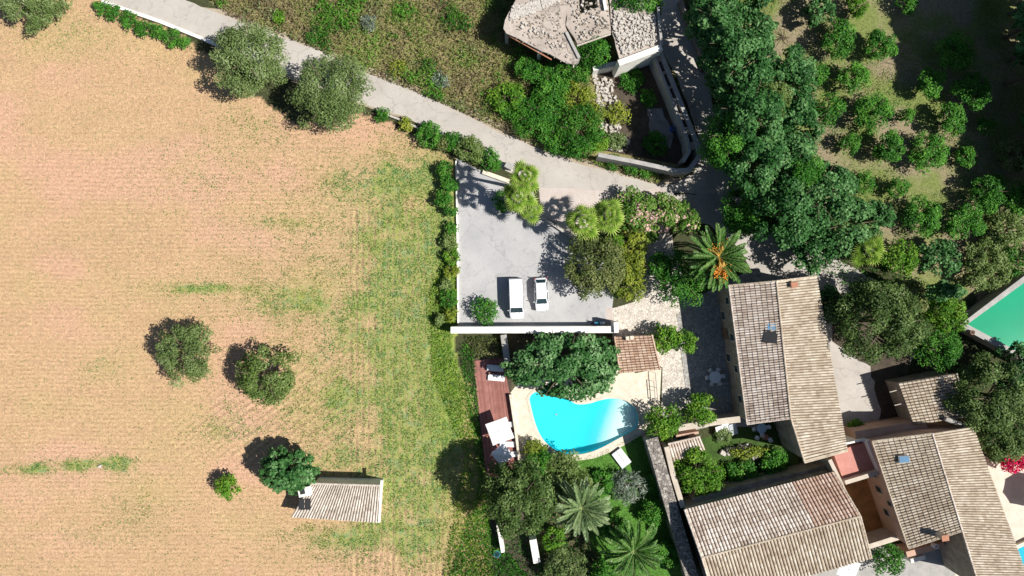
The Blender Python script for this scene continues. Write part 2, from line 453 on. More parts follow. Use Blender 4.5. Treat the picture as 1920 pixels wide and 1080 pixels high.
ROWS = 0
def weed_density(X, Y):
    gx = (X - 960) / S; gy = (540 - Y) / S
    def B(cx, cy, rx, ry, a=1.0): return a * np.exp(-(((X - cx) / rx) ** 2 + ((Y - cy) / ry) ** 2))
    gm = (B(775, 560, 70, 300, .9) + B(740, 520, 90, 190, .35) + B(800, 720, 70, 320, .7) + B(690, 345, 100, 42, .6) + B(580, 565, 150, 34, .5) + B(400, 541, 110, 10, .75)
          + B(530, 418, 60, 13, .55) + B(640, 625, 90, 50, .4) + B(650, 865, 80, 34, .7) + B(650, 1010, 100, 42, .85) + B(770, 920, 70, 140, .6)
          + B(650, 730, 60, 50, .35) + B(640, 560, 190, 260, .22) + B(30, 880, 60, 9, .8) + B(75, 878, 25, 12, .9) + B(145, 874, 28, 12, 1.4) + B(222, 870, 22, 13, 1.5) + B(180, 866, 60, 9, .6) + B(120, 60, 120, 40, .2) + B(470, 240, 70, 34, .25)
          + B(380, 330, 120, 60, .12) + B(610, 770, 80, 60, .45) + B(450, 810, 60, 25, .3) + B(420, 780, 40, 40, .3) + B(180, 690, 30, 20, .3) + B(250, 950, 60, 40, .22) + B(210, 1000, 80, 20, .2) + B(820, 640, 40, 200, .4))
    rw = np.where((X > 655) & (X < 850) & (Y > 380), np.sin(gx * 8.2 + .4), 0) + np.where((X < 655) & (Y > 690) & (Y < 850) & (X > 420), np.sin((gy * .8 - gx * .6) * 8.2 + .4), 0)
    return np.clip(gm * (.2 + 1.6 * fbm(gx * .32, gy * .45)), 0, 1) * (1 + .5 * rw * ROWS)
def build_ground():
    xs = np.concatenate([[-900, -400, -180, -110], np.arange(-76, 76.01, 0.34), [110, 180, 400, 900]])
    ys = np.concatenate([[-900, -400, -180, -90], np.arange(-46, 46.01, 0.34), [90, 180, 400, 900]])
    gx, gy = np.meshgrid(xs, ys)
    X = 960 + gx * S; Y = 540 - gy * S
    wx = X + (fbm(gx * .8, gy * .8) - .5) * 30; wy = Y + (fbm(gx * .8 + 50, gy * .8 + 80) - .5) * 30
    def blend(c, mask, colr, soft=None):
        w = mask.astype(float) if soft is None else mask * soft
        w = w[..., None]; return c * (1 - w) + np.array(colr) * w
    C = np.ones(gx.shape + (3,)) * np.array((.055, .06, .028))
    g = np.full(gx.shape, .25); rh = np.zeros(gx.shape); rv = rh.copy(); rd = rh.copy()
    f = inpoly(wx, wy, FIELD)
    n1 = fbm(gx * .09, gy * .14); n2 = fbm(gx * .3 + 9, gy * .5 + 5)
    soil = np.array((.45, .295, .17))[None, None] * (0.94 + .16 * n2[..., None])
    pink = np.clip((n1 - .45) * 4, 0, 1)[..., None]
    soil = soil * (1 - pink) + np.array((.50, .305, .20)) * pink
    yel = np.clip((fbm(gx * .12 + 40, gy * .2 + 3) - .52) * 5, 0, 1)[..., None] * .45
    soil = soil * (1 - yel) + np.array((.44, .32, .155)) * yel
    C = np.where(f[..., None], soil, C)
    def B(cx, cy, rx, ry, a=1.0): return a * np.exp(-(((X - cx) / rx) ** 2 + ((Y - cy) / ry) ** 2))
    gm = np.clip(weed_density(X, Y) + .10 * (fbm(gx * .2 + 7, gy * .3) > .5), 0, 1)
    g = np.where(f, gm * .85 + .05, g)
    yg = np.clip((B(838, 700, 34, 260) + B(850, 500, 22, 190, .8)) * (.5 + fbm(gx * .5, gy * .5)), 0, .9)
    C = np.where(f[..., None], C * (1 - yg[..., None]) + np.array((.24, .29, .055)) * yg[..., None], C)
    C = np.where(f[..., None], C * (1 - .45 * gm[..., None]) + np.array((.27, .27, .10)) * .45 * gm[..., None], C)
    rh = np.where(f, np.clip((X < 665) * np.clip((Y - 180) / 150, 0, 1) * (1 - B(590, 770, 120, 90, 1.2) - B(470, 790, 90, 60, .8)), 0, 1), 0)
    rv = np.where(f, np.clip(((X > 655) & (X < 850) & (Y > 380)) * 1.0, 0, 1), 0)
    rd = np.where(f, np.clip(B(600, 760, 110, 90, 1.6) + B(450, 800, 120, 60, 1.1), 0, 1) * (X < 665), 0)
    s = inpoly(wx, wy, SCRUB) & ~f
    sc = np.array((.25, .22, .10)) * (.8 + .4 * n2[..., None]) + np.array((.02, .0, .01)) * pink
    C = np.where(s[..., None], sc, C); g = np.where(s, .45, g)
    o = inpoly(wx, wy, ORCH) & ~f & ~s
    on = np.clip((fbm(gx * .25, gy * .25) - .42) * 5, 0, 1)[..., None]
    oc = np.array((.25, .205, .13)) * (1 - on) + np.array((.165, .195, .06)) * on
    C = np.where(o[..., None], oc, C); g = np.where(o, .25, g)
    gd = inpoly(wx, wy, GARDEN)
    C = np.where(gd[..., None], np.array((.10, .085, .05)), C); g = np.where(gd, .35, g)
    ln = inpoly(wx, wy, LAWN)
    C = np.where(ln[..., None], np.array((.085, .20, .035)) * (.85 + .3 * n2[..., None]), C); g = np.where(ln, .15, g)
    # bare margin round the field near the road, sandy verge
    ny, nx = gx.shape
    V = np.stack([gx, gy, np.zeros_like(gx)], -1).reshape(-1, 3)
    idx = np.arange(nx * ny).reshape(ny, nx)
    F = np.stack([idx[:-1, :-1], idx[:-1, 1:], idx[1:, 1:], idx[1:, :-1]], -1).reshape(-1, 4)
    pm = inpoly(X, Y, [((p[0] - 1090) * .985 + 1090, (p[1] - 795) * .97 + 795) for p in POOL]).reshape(-1)
    pc = pm[F].any(1)
    F = F[~pc]
    me = mesh_np('ground', V, F)
    a = me.attributes.new('base', 'FLOAT_COLOR', 'POINT')
    a.data.foreach_set('color', np.concatenate([C.reshape(-1, 3), np.ones((nx * ny, 1))], 1).astype(np.float32).ravel())
    a = me.attributes.new('msk', 'FLOAT_COLOR', 'POINT')
    a.data.foreach_set('color', np.stack([rh, rv, rd, g], -1).reshape(-1, 4).astype(np.float32).ravel())
    m, t, out = nt('ground_soil')
    base = N(t, 'ShaderNodeAttribute', attribute_name='base'); msk = N(t, 'ShaderNodeAttribute', attribute_name='msk')
    sep = N(t, 'ShaderNodeSeparateColor'); t.links.new(msk.outputs['Color'], sep.inputs[0])
    tc = N(t, 'ShaderNodeTexCoord'); xy = N(t, 'ShaderNodeSeparateXYZ'); t.links.new(tc.outputs['Object'], xy.inputs[0])
    wob = noise(t, .045, 2, .5)
    wob2 = noise(t, .9, 3, .6)
    def rows(expr, freq):
        q = math_(t, 'ADD', math_(t, 'ADD', math_(t, 'MULTIPLY', expr, freq), math_(t, 'MULTIPLY', wob, 16.0)), math_(t, 'MULTIPLY', wob2, 2.2))
        return math_(t, 'SINE', q)
    r1 = rows(xy.outputs[1], 11.5); r2 = math_(t, 'SINE', math_(t, 'ADD', math_(t, 'MULTIPLY', xy.outputs[0], 8.2), math_(t, 'MULTIPLY', wob2, .8)))
    dg = math_(t, 'SUBTRACT', math_(t, 'MULTIPLY', xy.outputs[1], .8), math_(t, 'MULTIPLY', xy.outputs[0], .6))
    r3 = math_(t, 'SINE', math_(t, 'ADD', math_(t, 'MULTIPLY', dg, 8.2), math_(t, 'MULTIPLY', wob2, .8)))
    rs = math_(t, 'ADD', math_(t, 'ADD', math_(t, 'MULTIPLY', r1, math_(t, 'MULTIPLY', sep.outputs[0], .38)), math_(t, 'MULTIPLY', r2, math_(t, 'MULTIPLY', sep.outputs[1], 1.1))),
               math_(t, 'MULTIPLY', r3, math_(t, 'MULTIPLY', sep.outputs[2], .9)))
    brk = noise(t, .9, 4, .6)
    rs = math_(t, 'MULTIPLY', rs, ramp(t, brk, [(.38, (.0,) * 3), (.66, (1.1,) * 3)]))
    fine = noise(t, 5.5, 4, .75); fine2 = noise(t, 2.2, 4, .7, dist=.6)
    v = math_(t, 'ADD', math_(t, 'MULTIPLY', math_(t, 'SUBTRACT', fine, .5), 2.1), math_(t, 'MULTIPLY', math_(t, 'SUBTRACT', fine2, .5), 1.1))
    v = math_(t, 'ADD', v, math_(t, 'MULTIPLY', rs, .34)); v = math_(t, 'ADD', v, 1.0)
    vc = N(t, 'ShaderNodeCombineColor')
    for i in range(3): t.links.new(v, vc.inputs[i])
    c = mix(t, 1.0, base.outputs['Color'], vc.outputs[0], 'MULTIPLY')
    # green cover shows where a noise is above 1-density
    gn = math_(t, 'ADD', math_(t, 'MULTIPLY', noise(t, 6.5, 3, .7), .55), math_(t, 'MULTIPLY', noise(t, 1.6, 4, .7), .45))
    gn = math_(t, 'ADD', gn, math_(t, 'MULTIPLY', rs, .07))
    thr = math_(t, 'SUBTRACT', .66, math_(t, 'MULTIPLY', msk.outputs['Alpha'], .30))
    gf = math_(t, 'MULTIPLY', math_(t, 'SUBTRACT', gn, thr), 7.0, True)
    gc = ramp(t, noise(t, .8, 4, .6), [(.35, (.13, .25, .065)), (.5, (.22, .30, .05)), (.65, (.14, .27, .11))])
    c = mix(t, math_(t, 'MULTIPLY', gf, .75), c, gc)
    dk = noise(t, 9, 3, .6)
    c = mix(t, ramp(t, dk, [(.3, (.45,) * 3), (.4, (0,) * 3)]), c, mix(t, 1.0, base.outputs['Color'], (.45, .42, .38), 'MULTIPLY'))
    # straw flecks
    fl = noise(t, 12, 2, .5)
    c = mix(t, ramp(t, fl, [(.66, (0,) * 3), (.74, (.5,) * 3)]), c, mix(t, 1.0, base.outputs['Color'], (1.7, 1.7, 1.75), 'MULTIPLY'))
    pbsdf(t, out, c, .95, math_(t, 'ADD', fine, math_(t, 'MULTIPLY', rs, .25)), .6, .08, spec=.1)
    o_ = link('ground', me, m); tag(o_, kind='structure')
build_ground()

def sheet(name, pts, z, mat, holes=None, kind='structure', h=0.0):
    loops = [[P(x, y, h) for x, y in pts]] + [[P(x, y, h) for x, y in hp] for hp in (holes or [])]
    for lp in loops:
        for p in lp: p.z = 0
    flat = [p for lp in loops for p in lp]
    tris = tessellate_polygon(loops)
    fs = []
    for tr in tris:
        a, b, c = [flat[i] for i in tr]
        fs.append(tuple(tr) if (b - a).cross(c - a).z > 0 else tuple(tr)[::-1])
    me = bpy.data.meshes.new(name); me.from_pydata([(p.x, p.y, z) for p in flat], [], fs); me.update()
    o = link(name, me, mat)
    if kind: tag(o, kind=kind)
    return o

ROAD = [(150, -40), (190, 0), (300, 37), (380, 68), (545, 142), (700, 202), (755, 218), (850, 262), (900, 290), (945, 318), (1010, 345), (1015, 400), (1095, 455),
        (1110, 430), (1200, 400), (1245, 400), (1265, 360), (1345, 370), (1385, 355), (1372, 300), (1352, 250), (1333, 190), (1330, 140), (1300, 80), (1275, 0), (1262, -60), (1225, -60), (1238, 0), (1243, 95), (1272, 150),
        (1297, 220), (1316, 285), (1302, 325), (1262, 345), (1230, 346), (1150, 325), (1080, 305), (1010, 280), (930, 245), (850, 205), (760, 165), (680, 135),
        (600, 95), (520, 65), (430, 33), (350, 0), (310, -40)]
def rough_edge(pts, amp=2.0, step=14, seed=1):
    r = random.Random(seed); q = []
    for i in range(len(pts)):
        a = pts[i]; b = pts[(i + 1) % len(pts)]; L_ = math.hypot(b[0] - a[0], b[1] - a[1]); n = max(1, int(L_ / step))
        for k in range(n):
            f = k / n; q.append((a[0] + (b[0] - a[0]) * f + r.uniform(-amp, amp), a[1] + (b[1] - a[1]) * f + r.uniform(-amp, amp)))
    return q
sheet('verge', [(190, -8), (420, 18), (530, 58), (690, 125), (860, 195), (1020, 270), (1160, 318), (1235, 338), (1300, 330), (1240, 352), (1100, 330), (900, 265), (700, 205), (520, 140), (330, 55)], .006,
      mat_var('sandy_verge', (.3, .24, .17), (.42, .35, .26), 1, 8, .95, .4, .03, .3))
sheet('road', rough_edge(ROAD, 1.3, 14), .012, M['road'])
sheet('lane', rough_edge([(1345, 362), (1262, 366), (1248, 400), (1330, 420), (1390, 470), (1420, 530), (1540, 560), (1640, 590), (1750, 560), (1650, 530), (1560, 480), (1480, 450), (1400, 420), (1390, 372)], 2, 12, 3), .016, mat_var('pale_lane', (.34, .31, .27), (.46, .42, .38), .5, 8, .9, .3, .02, .15))
sheet('forecourt', rough_edge([(1012, 352), (1060, 352), (1170, 362), (1235, 352), (1250, 398), (1120, 410), (1095, 452), (1016, 402)], 1, 20, 5), .018, M['paver'])
sheet('parking_area', [(856, 296), (930, 335), (1000, 360), (1014, 402), (1092, 452), (1140, 470), (1150, 560), (1148, 576), (1148, 613), (857, 613)], .020, M['parking'])
sheet('parking_strip', [(1136, 577), (1148, 577), (1148, 606), (1136, 606)], .024, M['paver'])
HOLE = POOL
sheet('pool_terrace', [(956, 738), (985, 700), (1150, 700), (1185, 640), (1190, 700), (1240, 690), (1236, 770), (1213, 812), (1202, 816), (1176, 832), (1145, 848), (1112, 860), (1080, 864), (1048, 861), (1020, 850), (1000, 838), (975, 872)], .02, M['coping'], holes=[HOLE])
sheet('courtyard_paving', rough_edge([(1148, 578), (1190, 566), (1200, 480), (1215, 430), (1260, 440), (1275, 585), (1268, 590), (1287, 745), (1285, 765), (1240, 770), (1242, 690), (1190, 640), (1148, 640)], .5, 30), .022, M['flag'])
sheet('paving_painted_shade', rough_edge([(1262, 470), (1300, 560), (1420, 500), (1440, 540), (1400, 560), (1420, 800), (1330, 800), (1210, 830), (1215, 812), (1236, 772), (1287, 765), (1287, 745), (1268, 590), (1275, 585)], .4, 40), .026, M['flagshade'])  # darker paving cut along the edge of the long house's shadow
sheet('house_yard', rough_edge([(1535, 560), (1560, 600), (1640, 640), (1720, 650), (1690, 720), (1710, 790), (1620, 830), (1560, 870), (1520, 800)], 2, 15, 8), .018, M['road'])
sheet('yard_soil_shade', rough_edge([(1560, 545), (1640, 575), (1720, 640), (1700, 700), (1715, 790), (1640, 822), (1650, 770), (1632, 690), (1560, 640)], 3, 12, 18), .022, M['darkyard'])  # dark soil tone that also paints in the outbuilding's shade
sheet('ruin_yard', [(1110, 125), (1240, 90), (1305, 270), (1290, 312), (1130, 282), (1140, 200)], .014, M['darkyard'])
sheet('yard_slab', rough_edge([(1212, 200), (1240, 205), (1262, 250), (1258, 280), (1222, 262)], 2, 8, 9), .03, M['lane'])
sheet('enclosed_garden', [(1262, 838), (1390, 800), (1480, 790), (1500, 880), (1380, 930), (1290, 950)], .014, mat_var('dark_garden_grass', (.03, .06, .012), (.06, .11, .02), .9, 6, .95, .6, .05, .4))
sheet('pale_yard', [(1760, 800), (1855, 860), (2060, 850), (2060, 1160), (1800, 1160)], .014, M['paleyard'])
sheet('back_yard', [(1340, 1050), (1640, 1020), (1700, 1020), (1900, 1020), (1900, 1200), (1340, 1200)], .012, M['greywall'])
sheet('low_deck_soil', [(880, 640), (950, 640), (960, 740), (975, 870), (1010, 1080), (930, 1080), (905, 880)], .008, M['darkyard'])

# pool basin and water (recessed)
def pool():
    rt = empty('swimming_pool', P(1090, 795)); o0 = P(1090, 795)
    tag(rt, 'kidney shaped swimming pool with turquoise water and a pale shallow beach end', 'swimming pool')
    W = [P(x, y) for x, y in POOL]
    mb = MB(); n = len(W)
    mb.v = [(p.x, p.y, .02) for p in W] + [(p.x, p.y, -1.7) for p in W]
    mb.f = [(i, i + n, (i + 1) % n + n, (i + 1) % n) for i in range(n)]
    o = mb.build('basin_wall', M['basin'], rt, o0)
    xs = np.arange(985, 1205, 2.0); ys = np.arange(724, 860, 2.0)
    gx, gy = np.meshgrid(xs, ys)
    # beach in the east end, slope westward
    beach = 1 / (1 + np.exp(-((gx - 1138) + (gy - 785) * .35) / 13.0))
    rimd = 1 / (1 + np.exp(-((gy - 826) + (gx - 1080) * .28 - 6) / 3.0)) * 0   # no bench
    z = -1.5 + 1.15 * beach
    V = np.stack([(gx - 960) / S - o0.x, (540 - gy) / S - o0.y, z], -1).reshape(-1, 3)
    ny, nx = gx.shape; idx = np.arange(nx * ny).reshape(ny, nx)
    F = np.stack([idx[:-1, :-1], idx[1:, :-1], idx[1:, 1:], idx[:-1, 1:]], -1).reshape(-1, 4)
    grow = [((p[0] - 1090) * 1.03 + 1090, (p[1] - 795) * 1.05 + 795) for p in POOL]
    ok = inpoly(gx, gy, grow).reshape(-1)
    F = F[ok[F].all(1)]
    tint = .0 + 1.0 * np.clip(beach * 1.5 - .2, 0, 1)
    me = mesh_np('basin_floor', V, F, tint.ravel())
    link('basin_floor', me, M['basin'], rt)
    tri = tessellate_polygon([[Vector((p.x, p.y, 0)) for p in W]])
    mb = MB(); mb.v = [(p.x, p.y, -.1) for p in W]
    mb.f = [tuple(t) if (W[t[1]] - W[t[0]]).cross(W[t[2]] - W[t[0]]).z > 0 else tuple(t)[::-1] for t in tri]
    mb.build('water', M['water'], rt, o0)
    MB().disc((P(1045, 781).x, P(1045, 781).y), .14, -1.5, -1.46, 16).build('floor_drain', M['greywall'], rt, o0)
    # coping ring round the southern rim, 3 cm proud
    mb = MB()
    cx, cy = 1090, 790
    ring = [p for p in POOL]
    k = len(ring)
    for i in range(k):
        a = ring[i]; b = ring[(i + 1) % k]
        def off(p, q, d):
            ex, ey = q[0] - p[0], q[1] - p[1]; l = math.hypot(ex, ey) or 1
            return (ey / l * d, -ex / l * d)
        pr = ring[i - 1]; nx_ = ring[(i + 2) % k]
        oa = off(pr, b, 5.0); ob = off(a, nx_, 5.0)
        A, B_, C_, D = P(*a), P(*b), P(b[0] - ob[0], b[1] - ob[1]), P(a[0] - oa[0], a[1] - oa[1])
        # outward side chosen by distance from inside
        if inpoly(np.array([a[0] - oa[0]]), np.array([a[1] - oa[1]]), POOL)[0]:
            C_, D = P(b[0] + ob[0], b[1] + ob[1]), P(a[0] + oa[0], a[1] + oa[1])
        bse = len(mb.v)
        mb.v += [(q.x, q.y, .06) for q in (A, B_, C_, D)] + [(q.x, q.y, .0) for q in (C_, D)]
        mb.f += [(bse, bse + 1, bse + 2, bse + 3), (bse + 3, bse + 2, bse + 4, bse + 5)]
    mb.build('coping', M['coping'], rt, o0)
pool()

# ---------------------------------------------------------------- foliage
def leaf_mesh(name, pos, nor, size, tint, rng, aspect=.6):
    n = len(pos)
    nor = nor / (np.linalg.norm(nor, axis=1, keepdims=True) + 1e-9)
    r = rng.normal(size=(n, 3)); u = np.cross(nor, r); u /= (np.linalg.norm(u, axis=1, keepdims=True) + 1e-9)
    w = np.cross(nor, u)
    s = size[:, None]
    V = np.stack([pos - u * s * .5, pos + w * s * .5 * aspect - u * s * .05, pos + u * s * .5, pos - w * s * .5 * aspect - u * s * .05], 1).reshape(-1, 3)
    F = np.arange(4 * n).reshape(n, 4)
    return mesh_np(name, V, F, np.repeat(tint, 4))

def crown_mesh(name, seed, R, h0, h1, K, rl, n, leaf, aspect=.6, sx=1, sy=1, rot=0, cone=0, fill=.25, ragged=.15):
    rng = np.random.default_rng(seed)
    d = rng.normal(size=(K, 3)); d /= np.linalg.norm(d, axis=1, keepdims=True)
    d[:, 2] = np.abs(d[:, 2]) * 1.1 - .35
    rad = rng.uniform(.55, 1.0, K) ** .6
    ang = np.arctan2(d[:, 1], d[:, 0])
    outl = 1 + ragged * (np.sin(ang * 2 + seed) * .4 + np.sin(ang * 3 + seed * 1.7) * .35 + np.sin(ang * 5 + seed * 2.3) * .25)
    hz = (h1 - h0) / 2; zc = (h0 + h1) / 2
    rr = max(R - rl * .8, R * .4)
    lc = np.stack([d[:, 0] * rr * rad * outl, d[:, 1] * rr * rad * outl, zc + d[:, 2] * (hz - rl * .4) * rad], 1)
    if cone:
        tz = (lc[:, 2] - h0) / (h1 - h0); lc[:, :2] *= (1 - cone * np.clip(tz, 0, 1))[:, None]
    lr = rl * rng.uniform(.65, 1.25, K)
    ltint = rng.uniform(0, 1, K)
    wgt = lr ** 2; li = rng.choice(K, n, p=wgt / wgt.sum())
    dd = rng.normal(size=(n, 3)); dd /= np.linalg.norm(dd, axis=1, keepdims=True)
    dd[:, 2] = np.where(dd[:, 2] < -.3, -dd[:, 2], dd[:, 2])
    q = lc[li] + dd * (lr[li] * rng.uniform(.55, 1.05, n))[:, None] * np.array([1, 1, .8])
    nf = int(n * fill)
    q[:nf] = lc[li[:nf]] * np.array([1, 1, .9]) * rng.uniform(.3, 1, nf)[:, None] ** .5 * np.array([1, 1, 1])
    q[:nf, 2] = np.maximum(q[:nf, 2], h0 * .9)
    q[:, 0] *= sx; q[:, 1] *= sy
    c, s_ = math.cos(rot), math.sin(rot)
    q = np.stack([q[:, 0] * c - q[:, 1] * s_, q[:, 0] * s_ + q[:, 1] * c, q[:, 2]], 1)
    q[:, 2] = np.maximum(q[:, 2], .06)
    nor = dd * .7 + np.array([0, 0, .55]) + rng.normal(size=(n, 3)) * .45
    tint = np.clip(ltint[li] * .5 + rng.uniform(0, 1, n) * .38 + np.clip(dd[:, 2], 0, 1) * .12, 0, 1)
    return leaf_mesh(name, q, nor, leaf * rng.uniform(.7, 1.35, n), tint, rng, aspect)

def trunk_mesh(name, seed, R, h, r0, lean=.1):
    r = random.Random(seed); mb = MB()
    top = Vector((r.uniform(-1, 1) * lean * h * .4, r.uniform(-1, 1) * lean * h * .4, h * .45))
    mb.tube([(0, 0, -.05), (0, 0, .15), top * .5 + Vector((0, 0, .02)), top], [r0 * 1.5, r0 * 1.1, r0 * .9, r0 * .75], 8)
    for k in range(6):
        a = k * 1.05 + r.uniform(-.3, .3); e = Vector((math.cos(a) * R * .7, math.sin(a) * R * .7, h * r.uniform(.65, .88)))
        m_ = top * .5 + e * .5 + Vector((0, 0, .1 * h))
        mb.tube([top * .92, m_, e], [r0 * .5, r0 * .32, r0 * .1], 6)
    me = bpy.data.meshes.new(name); me.from_pydata(mb.v, [], mb.f); me.update()
    return me

KIND = {   # leaf key, lobe radius factor, leaves per m2 of crown, leaf size, aspect, crown bottom fraction
    'olive': ('olive', .2, 130, .25, .5, .08), 'carob': ('carob', .2, 130, .25, .6, .08), 'holm': ('holm', .19, 110, .28, .6, .1), 'wood': ('forest', .3, 90, .5, .8, .02), 'fig': ('fig', .15, 95, .34, .9, .1),
    'citrus': ('citrus', .28, 130, .24, .6, .1), 'forest': ('forest', .21, 68, .32, .75, .2), 'bright': ('bright', .28, 75, .28, .6, .1),
    'lime': ('lime', .25, 75, .26, .6, .08), 'green': ('green', .26, 85, .24, .6, .08), 'brown': ('brown', .18, 110, .27, .6, .15),
    'flower': ('flower', .26, 120, .26, .7, .08), 'magenta': ('magenta', .25, 80, .26, .8, .1), 'silver': ('silver', .22, 60, .4, .25, .1)}
_cache = {}
def tree_meshes(kind, R, h, variant, cone=0, sx=1, sy=1, rot=0):
    key = (kind, round(R, 2), round(h, 1), variant, cone, sx, sy, rot)
    if key in _cache: return _cache[key]
    lk, rf, dens, ls, asp, hb = KIND[kind]
    n = int(min(22000, dens * math.pi * R * R * sx * sy * (1 + .25 * h / max(R, 1))))
    rl = max(.45, R * rf)
    K = int(max(14, (2.0 if kind == 'forest' else 3.0) * (R / rl) ** 2))
    cm = crown_mesh('crown', variant * 13 + 5, R, h * hb, h, K, rl, n, ls, asp, sx, sy, rot, cone)
    cm.materials.append(L[lk])
    tm = trunk_mesh('trunk', variant, R, h, .06 + .035 * R); tm.materials.append(M['bark'])
    _cache[key] = (cm, tm); return _cache[key]

def tree(px, py, rpx, h, kind, label, cat='tree', group=None, name=None, variant=None, cone=0, sx=1, sy=1, rot=0, hz=.6, rr=0):
    """px,py,rpx: seen centre and radius of the crown; h: height"""
    hc = h * hz
    c = P(px, py, hc); R = 1.15 * rpx / S * (H - hc) / H
    v = variant if variant is not None else int(px * 7 + py * 3) % 997
    cm, tm = tree_meshes(kind, R, h, v, cone, sx, sy, rot)
    rt = empty(name or 'tree', (c.x, c.y, 0), rr)
    tag(rt, label, cat, group)
    link('crown', cm, None, rt); link('trunk', tm, None, rt)
    return rt

T = tree
# field and roadside
T(458, 108, 72, 8.5, 'olive', 'big olive tree overhanging the field edge, with its shadow reaching the road', name='olive_tree', sy=1.0)
T(615, 175, 75, 8.0, 'olive', 'big round olive tree on the road verge, right of another one like it', name='olive_tree')
T(58, -8, 62, 6.0, 'olive', 'olive tree cut by the top left corner of the photo', name='olive_tree')
T(345, 664, 58, 6.6, 'olive', 'grey-green tree alone in the ploughed field, left one of a pair', name='olive_tree', sx=.98, sy=.95)
T(498, 703, 57, 6.4, 'carob', 'darker green tree in the ploughed field, right one of a pair', name='carob_tree', sx=1.0, sy=.9)
T(538, 884, 50, 6.5, 'fig', 'dark fig tree with large leaves against the left end of the field hut', name='fig_tree', sx=1.12, sy=.84)
T(424, 912, 25, 3.0, 'bright', 'small bright green tree left of the field hut', name='small_tree')
for i, (x, y, r) in enumerate([(188, 14, 15), (213, 24, 17), (240, 38, 18), (268, 52, 18), (298, 62, 16), (322, 72, 19), (345, 78, 14)]):
    T(x, y, r, 1.3, 'green', ['first', 'second', 'third', 'fourth', 'fifth', 'sixth', 'seventh'][i] + ' low green bush from the left in the strip below the top left road', 'bush', 'low bushes along the top left road', 'bush', hz=.5)
for x, y, r, h, k, lb in [(717, 216, 15, 1.5, 'green', 'small bright bush right of the second big roadside olive tree'),
                          (762, 232, 15, 1.3, 'lime', 'small yellowish bush on the road verge at the field corner'),
                          (804, 254, 24, 2.4, 'citrus', 'dark green round bush on the verge above the parking area'),
                          (829, 266, 17, 2.0, 'brown', 'small olive-brown bush squeezed between two greener verge bushes'),
                          (846, 262, 19, 2.2, 'green', 'green upright bush just left of the clipped brownish one'),
                          (881, 283, 27, 2.6, 'carob', 'clipped round brownish-green bush at the top left corner of the parking area'),
                          (919, 302, 23, 2.3, 'green', 'dark green bush between the clipped round one and the fan palms')]:
    T(x, y, r, h, k, lb, 'bush', 'bushes along the verge', 'bush', hz=.5)
T(909, 585, 27, 2.4, 'green', 'round green shrub at the left end of the long white wall, beside the van', 'shrub', name='shrub')
for i, (x, y, r, k) in enumerate([(832, 318, 17, 'citrus'), (842, 345, 18, 'citrus'), (830, 372, 18, 'citrus'), (845, 393, 15, 'green'), (845, 428, 14, 'green'), (843, 455, 17, 'carob'), (848, 482, 17, 'bright'),
                                  (846, 508, 16, 'lime'), (838, 535, 14, 'carob'), (842, 560, 19, 'green'), (846, 588, 17, 'lime'), (826, 598, 13, 'carob')]):
    T(x, y, r, 2.0 if y < 400 else 1.5, k, ['first', 'second', 'third', 'fourth', 'fifth', 'sixth', 'seventh', 'eighth', 'ninth', 'tenth', 'eleventh', 'last'][i] + ' shrub from the top in the strip left of the parking area', 'shrub', 'shrubs between field and parking area', 'shrub', hz=.5)
# scrub shrubs by the ruin
for x, y, r, h, k, lb in [(1088, 246, 48, 3.4, 'green', 'big bright green shrub by the road below the ruin'), (1005, 225, 42, 2.6, 'green', 'green shrub mass at the road bend, left of the biggest one'),
                          (950, 180, 34, 2.0, 'bright', 'bright shrub at the left end of the thicket'), (1035, 168, 36, 2.6, 'citrus', 'dark shrub in the middle of the thicket'), (1078, 180, 32, 2.8, 'lime', 'yellow-green shrub in the thicket above the big round one'),
                          (992, 130, 28, 2.4, 'citrus', 'dark shrub under the torn edge of the ruined roof'), (1112, 96, 34, 5.6, 'green', 'shrub growing out of the broken ruin'), (1190, 4, 46, 7.0, 'citrus', 'dark tree growing over the top edge of the ruin'),
                          (1045, 262, 34, 2.4, 'green', 'green shrub between the biggest thicket shrub and the road bend one'), (970, 210, 30, 1.8, 'green', 'low green shrub at the lower left rim of the thicket'), (1120, 262, 24, 2.0, 'bright', 'bright shrub right of the biggest thicket shrub'), (1030, 200, 34, 2.8, 'green', 'green shrub in the heart of the thicket'), (1080, 135, 28, 2.6, 'green', 'green shrub right below the ruined roof corner'), (1035, 135, 26, 2.2, 'green', 'green shrub under the middle of the torn roof edge'), (1112, 215, 26, 2.2, 'lime', 'yellowish shrub beside the ruin yard'), (1155, 262, 20, 1.4, 'olive', 'dry grey shrub inside the ruin yard'), (1160, 212, 24, 1.6, 'lime', 'yellowing shrub inside the ruin yard'),
                          (1230, 270, 24, 1.2, 'citrus', 'dark low shrub at the bottom of the ruin yard'), (1185, 150, 26, 1.0, 'citrus', 'dark low shrub in the upper part of the ruin yard'), (1215, 185, 18, .9, 'citrus', 'small dark shrub against the inner yard wall of the ruin'), (1150, 305, 16, 1.0, 'green', 'low green shrub under the left part of the ruin yard wall'), (1182, 314, 16, 1.0, 'green', 'low green shrub under the middle of the ruin yard wall'), (1212, 322, 15, 1.0, 'green', 'low green shrub under the right part of the ruin yard wall'),
                          (690, 42, 18, 1.0, 'silver', 'blue-grey bush in the dry scrub'), (522, 32, 15, 1.0, 'bright', 'bright green bush in the dry scrub near the road'), (745, 128, 17, .9, 'lime', 'yellow-tipped bush in the dry scrub'), (825, 150, 18, 1.0, 'silver', 'greyish bush in the dry scrub near the road bend'), (588, 70, 15, .8, 'green', 'green bush at the road edge between dry scrub clumps')]:
    T(x, y, r, h, k, lb, 'shrub', None, 'shrub', hz=.5)
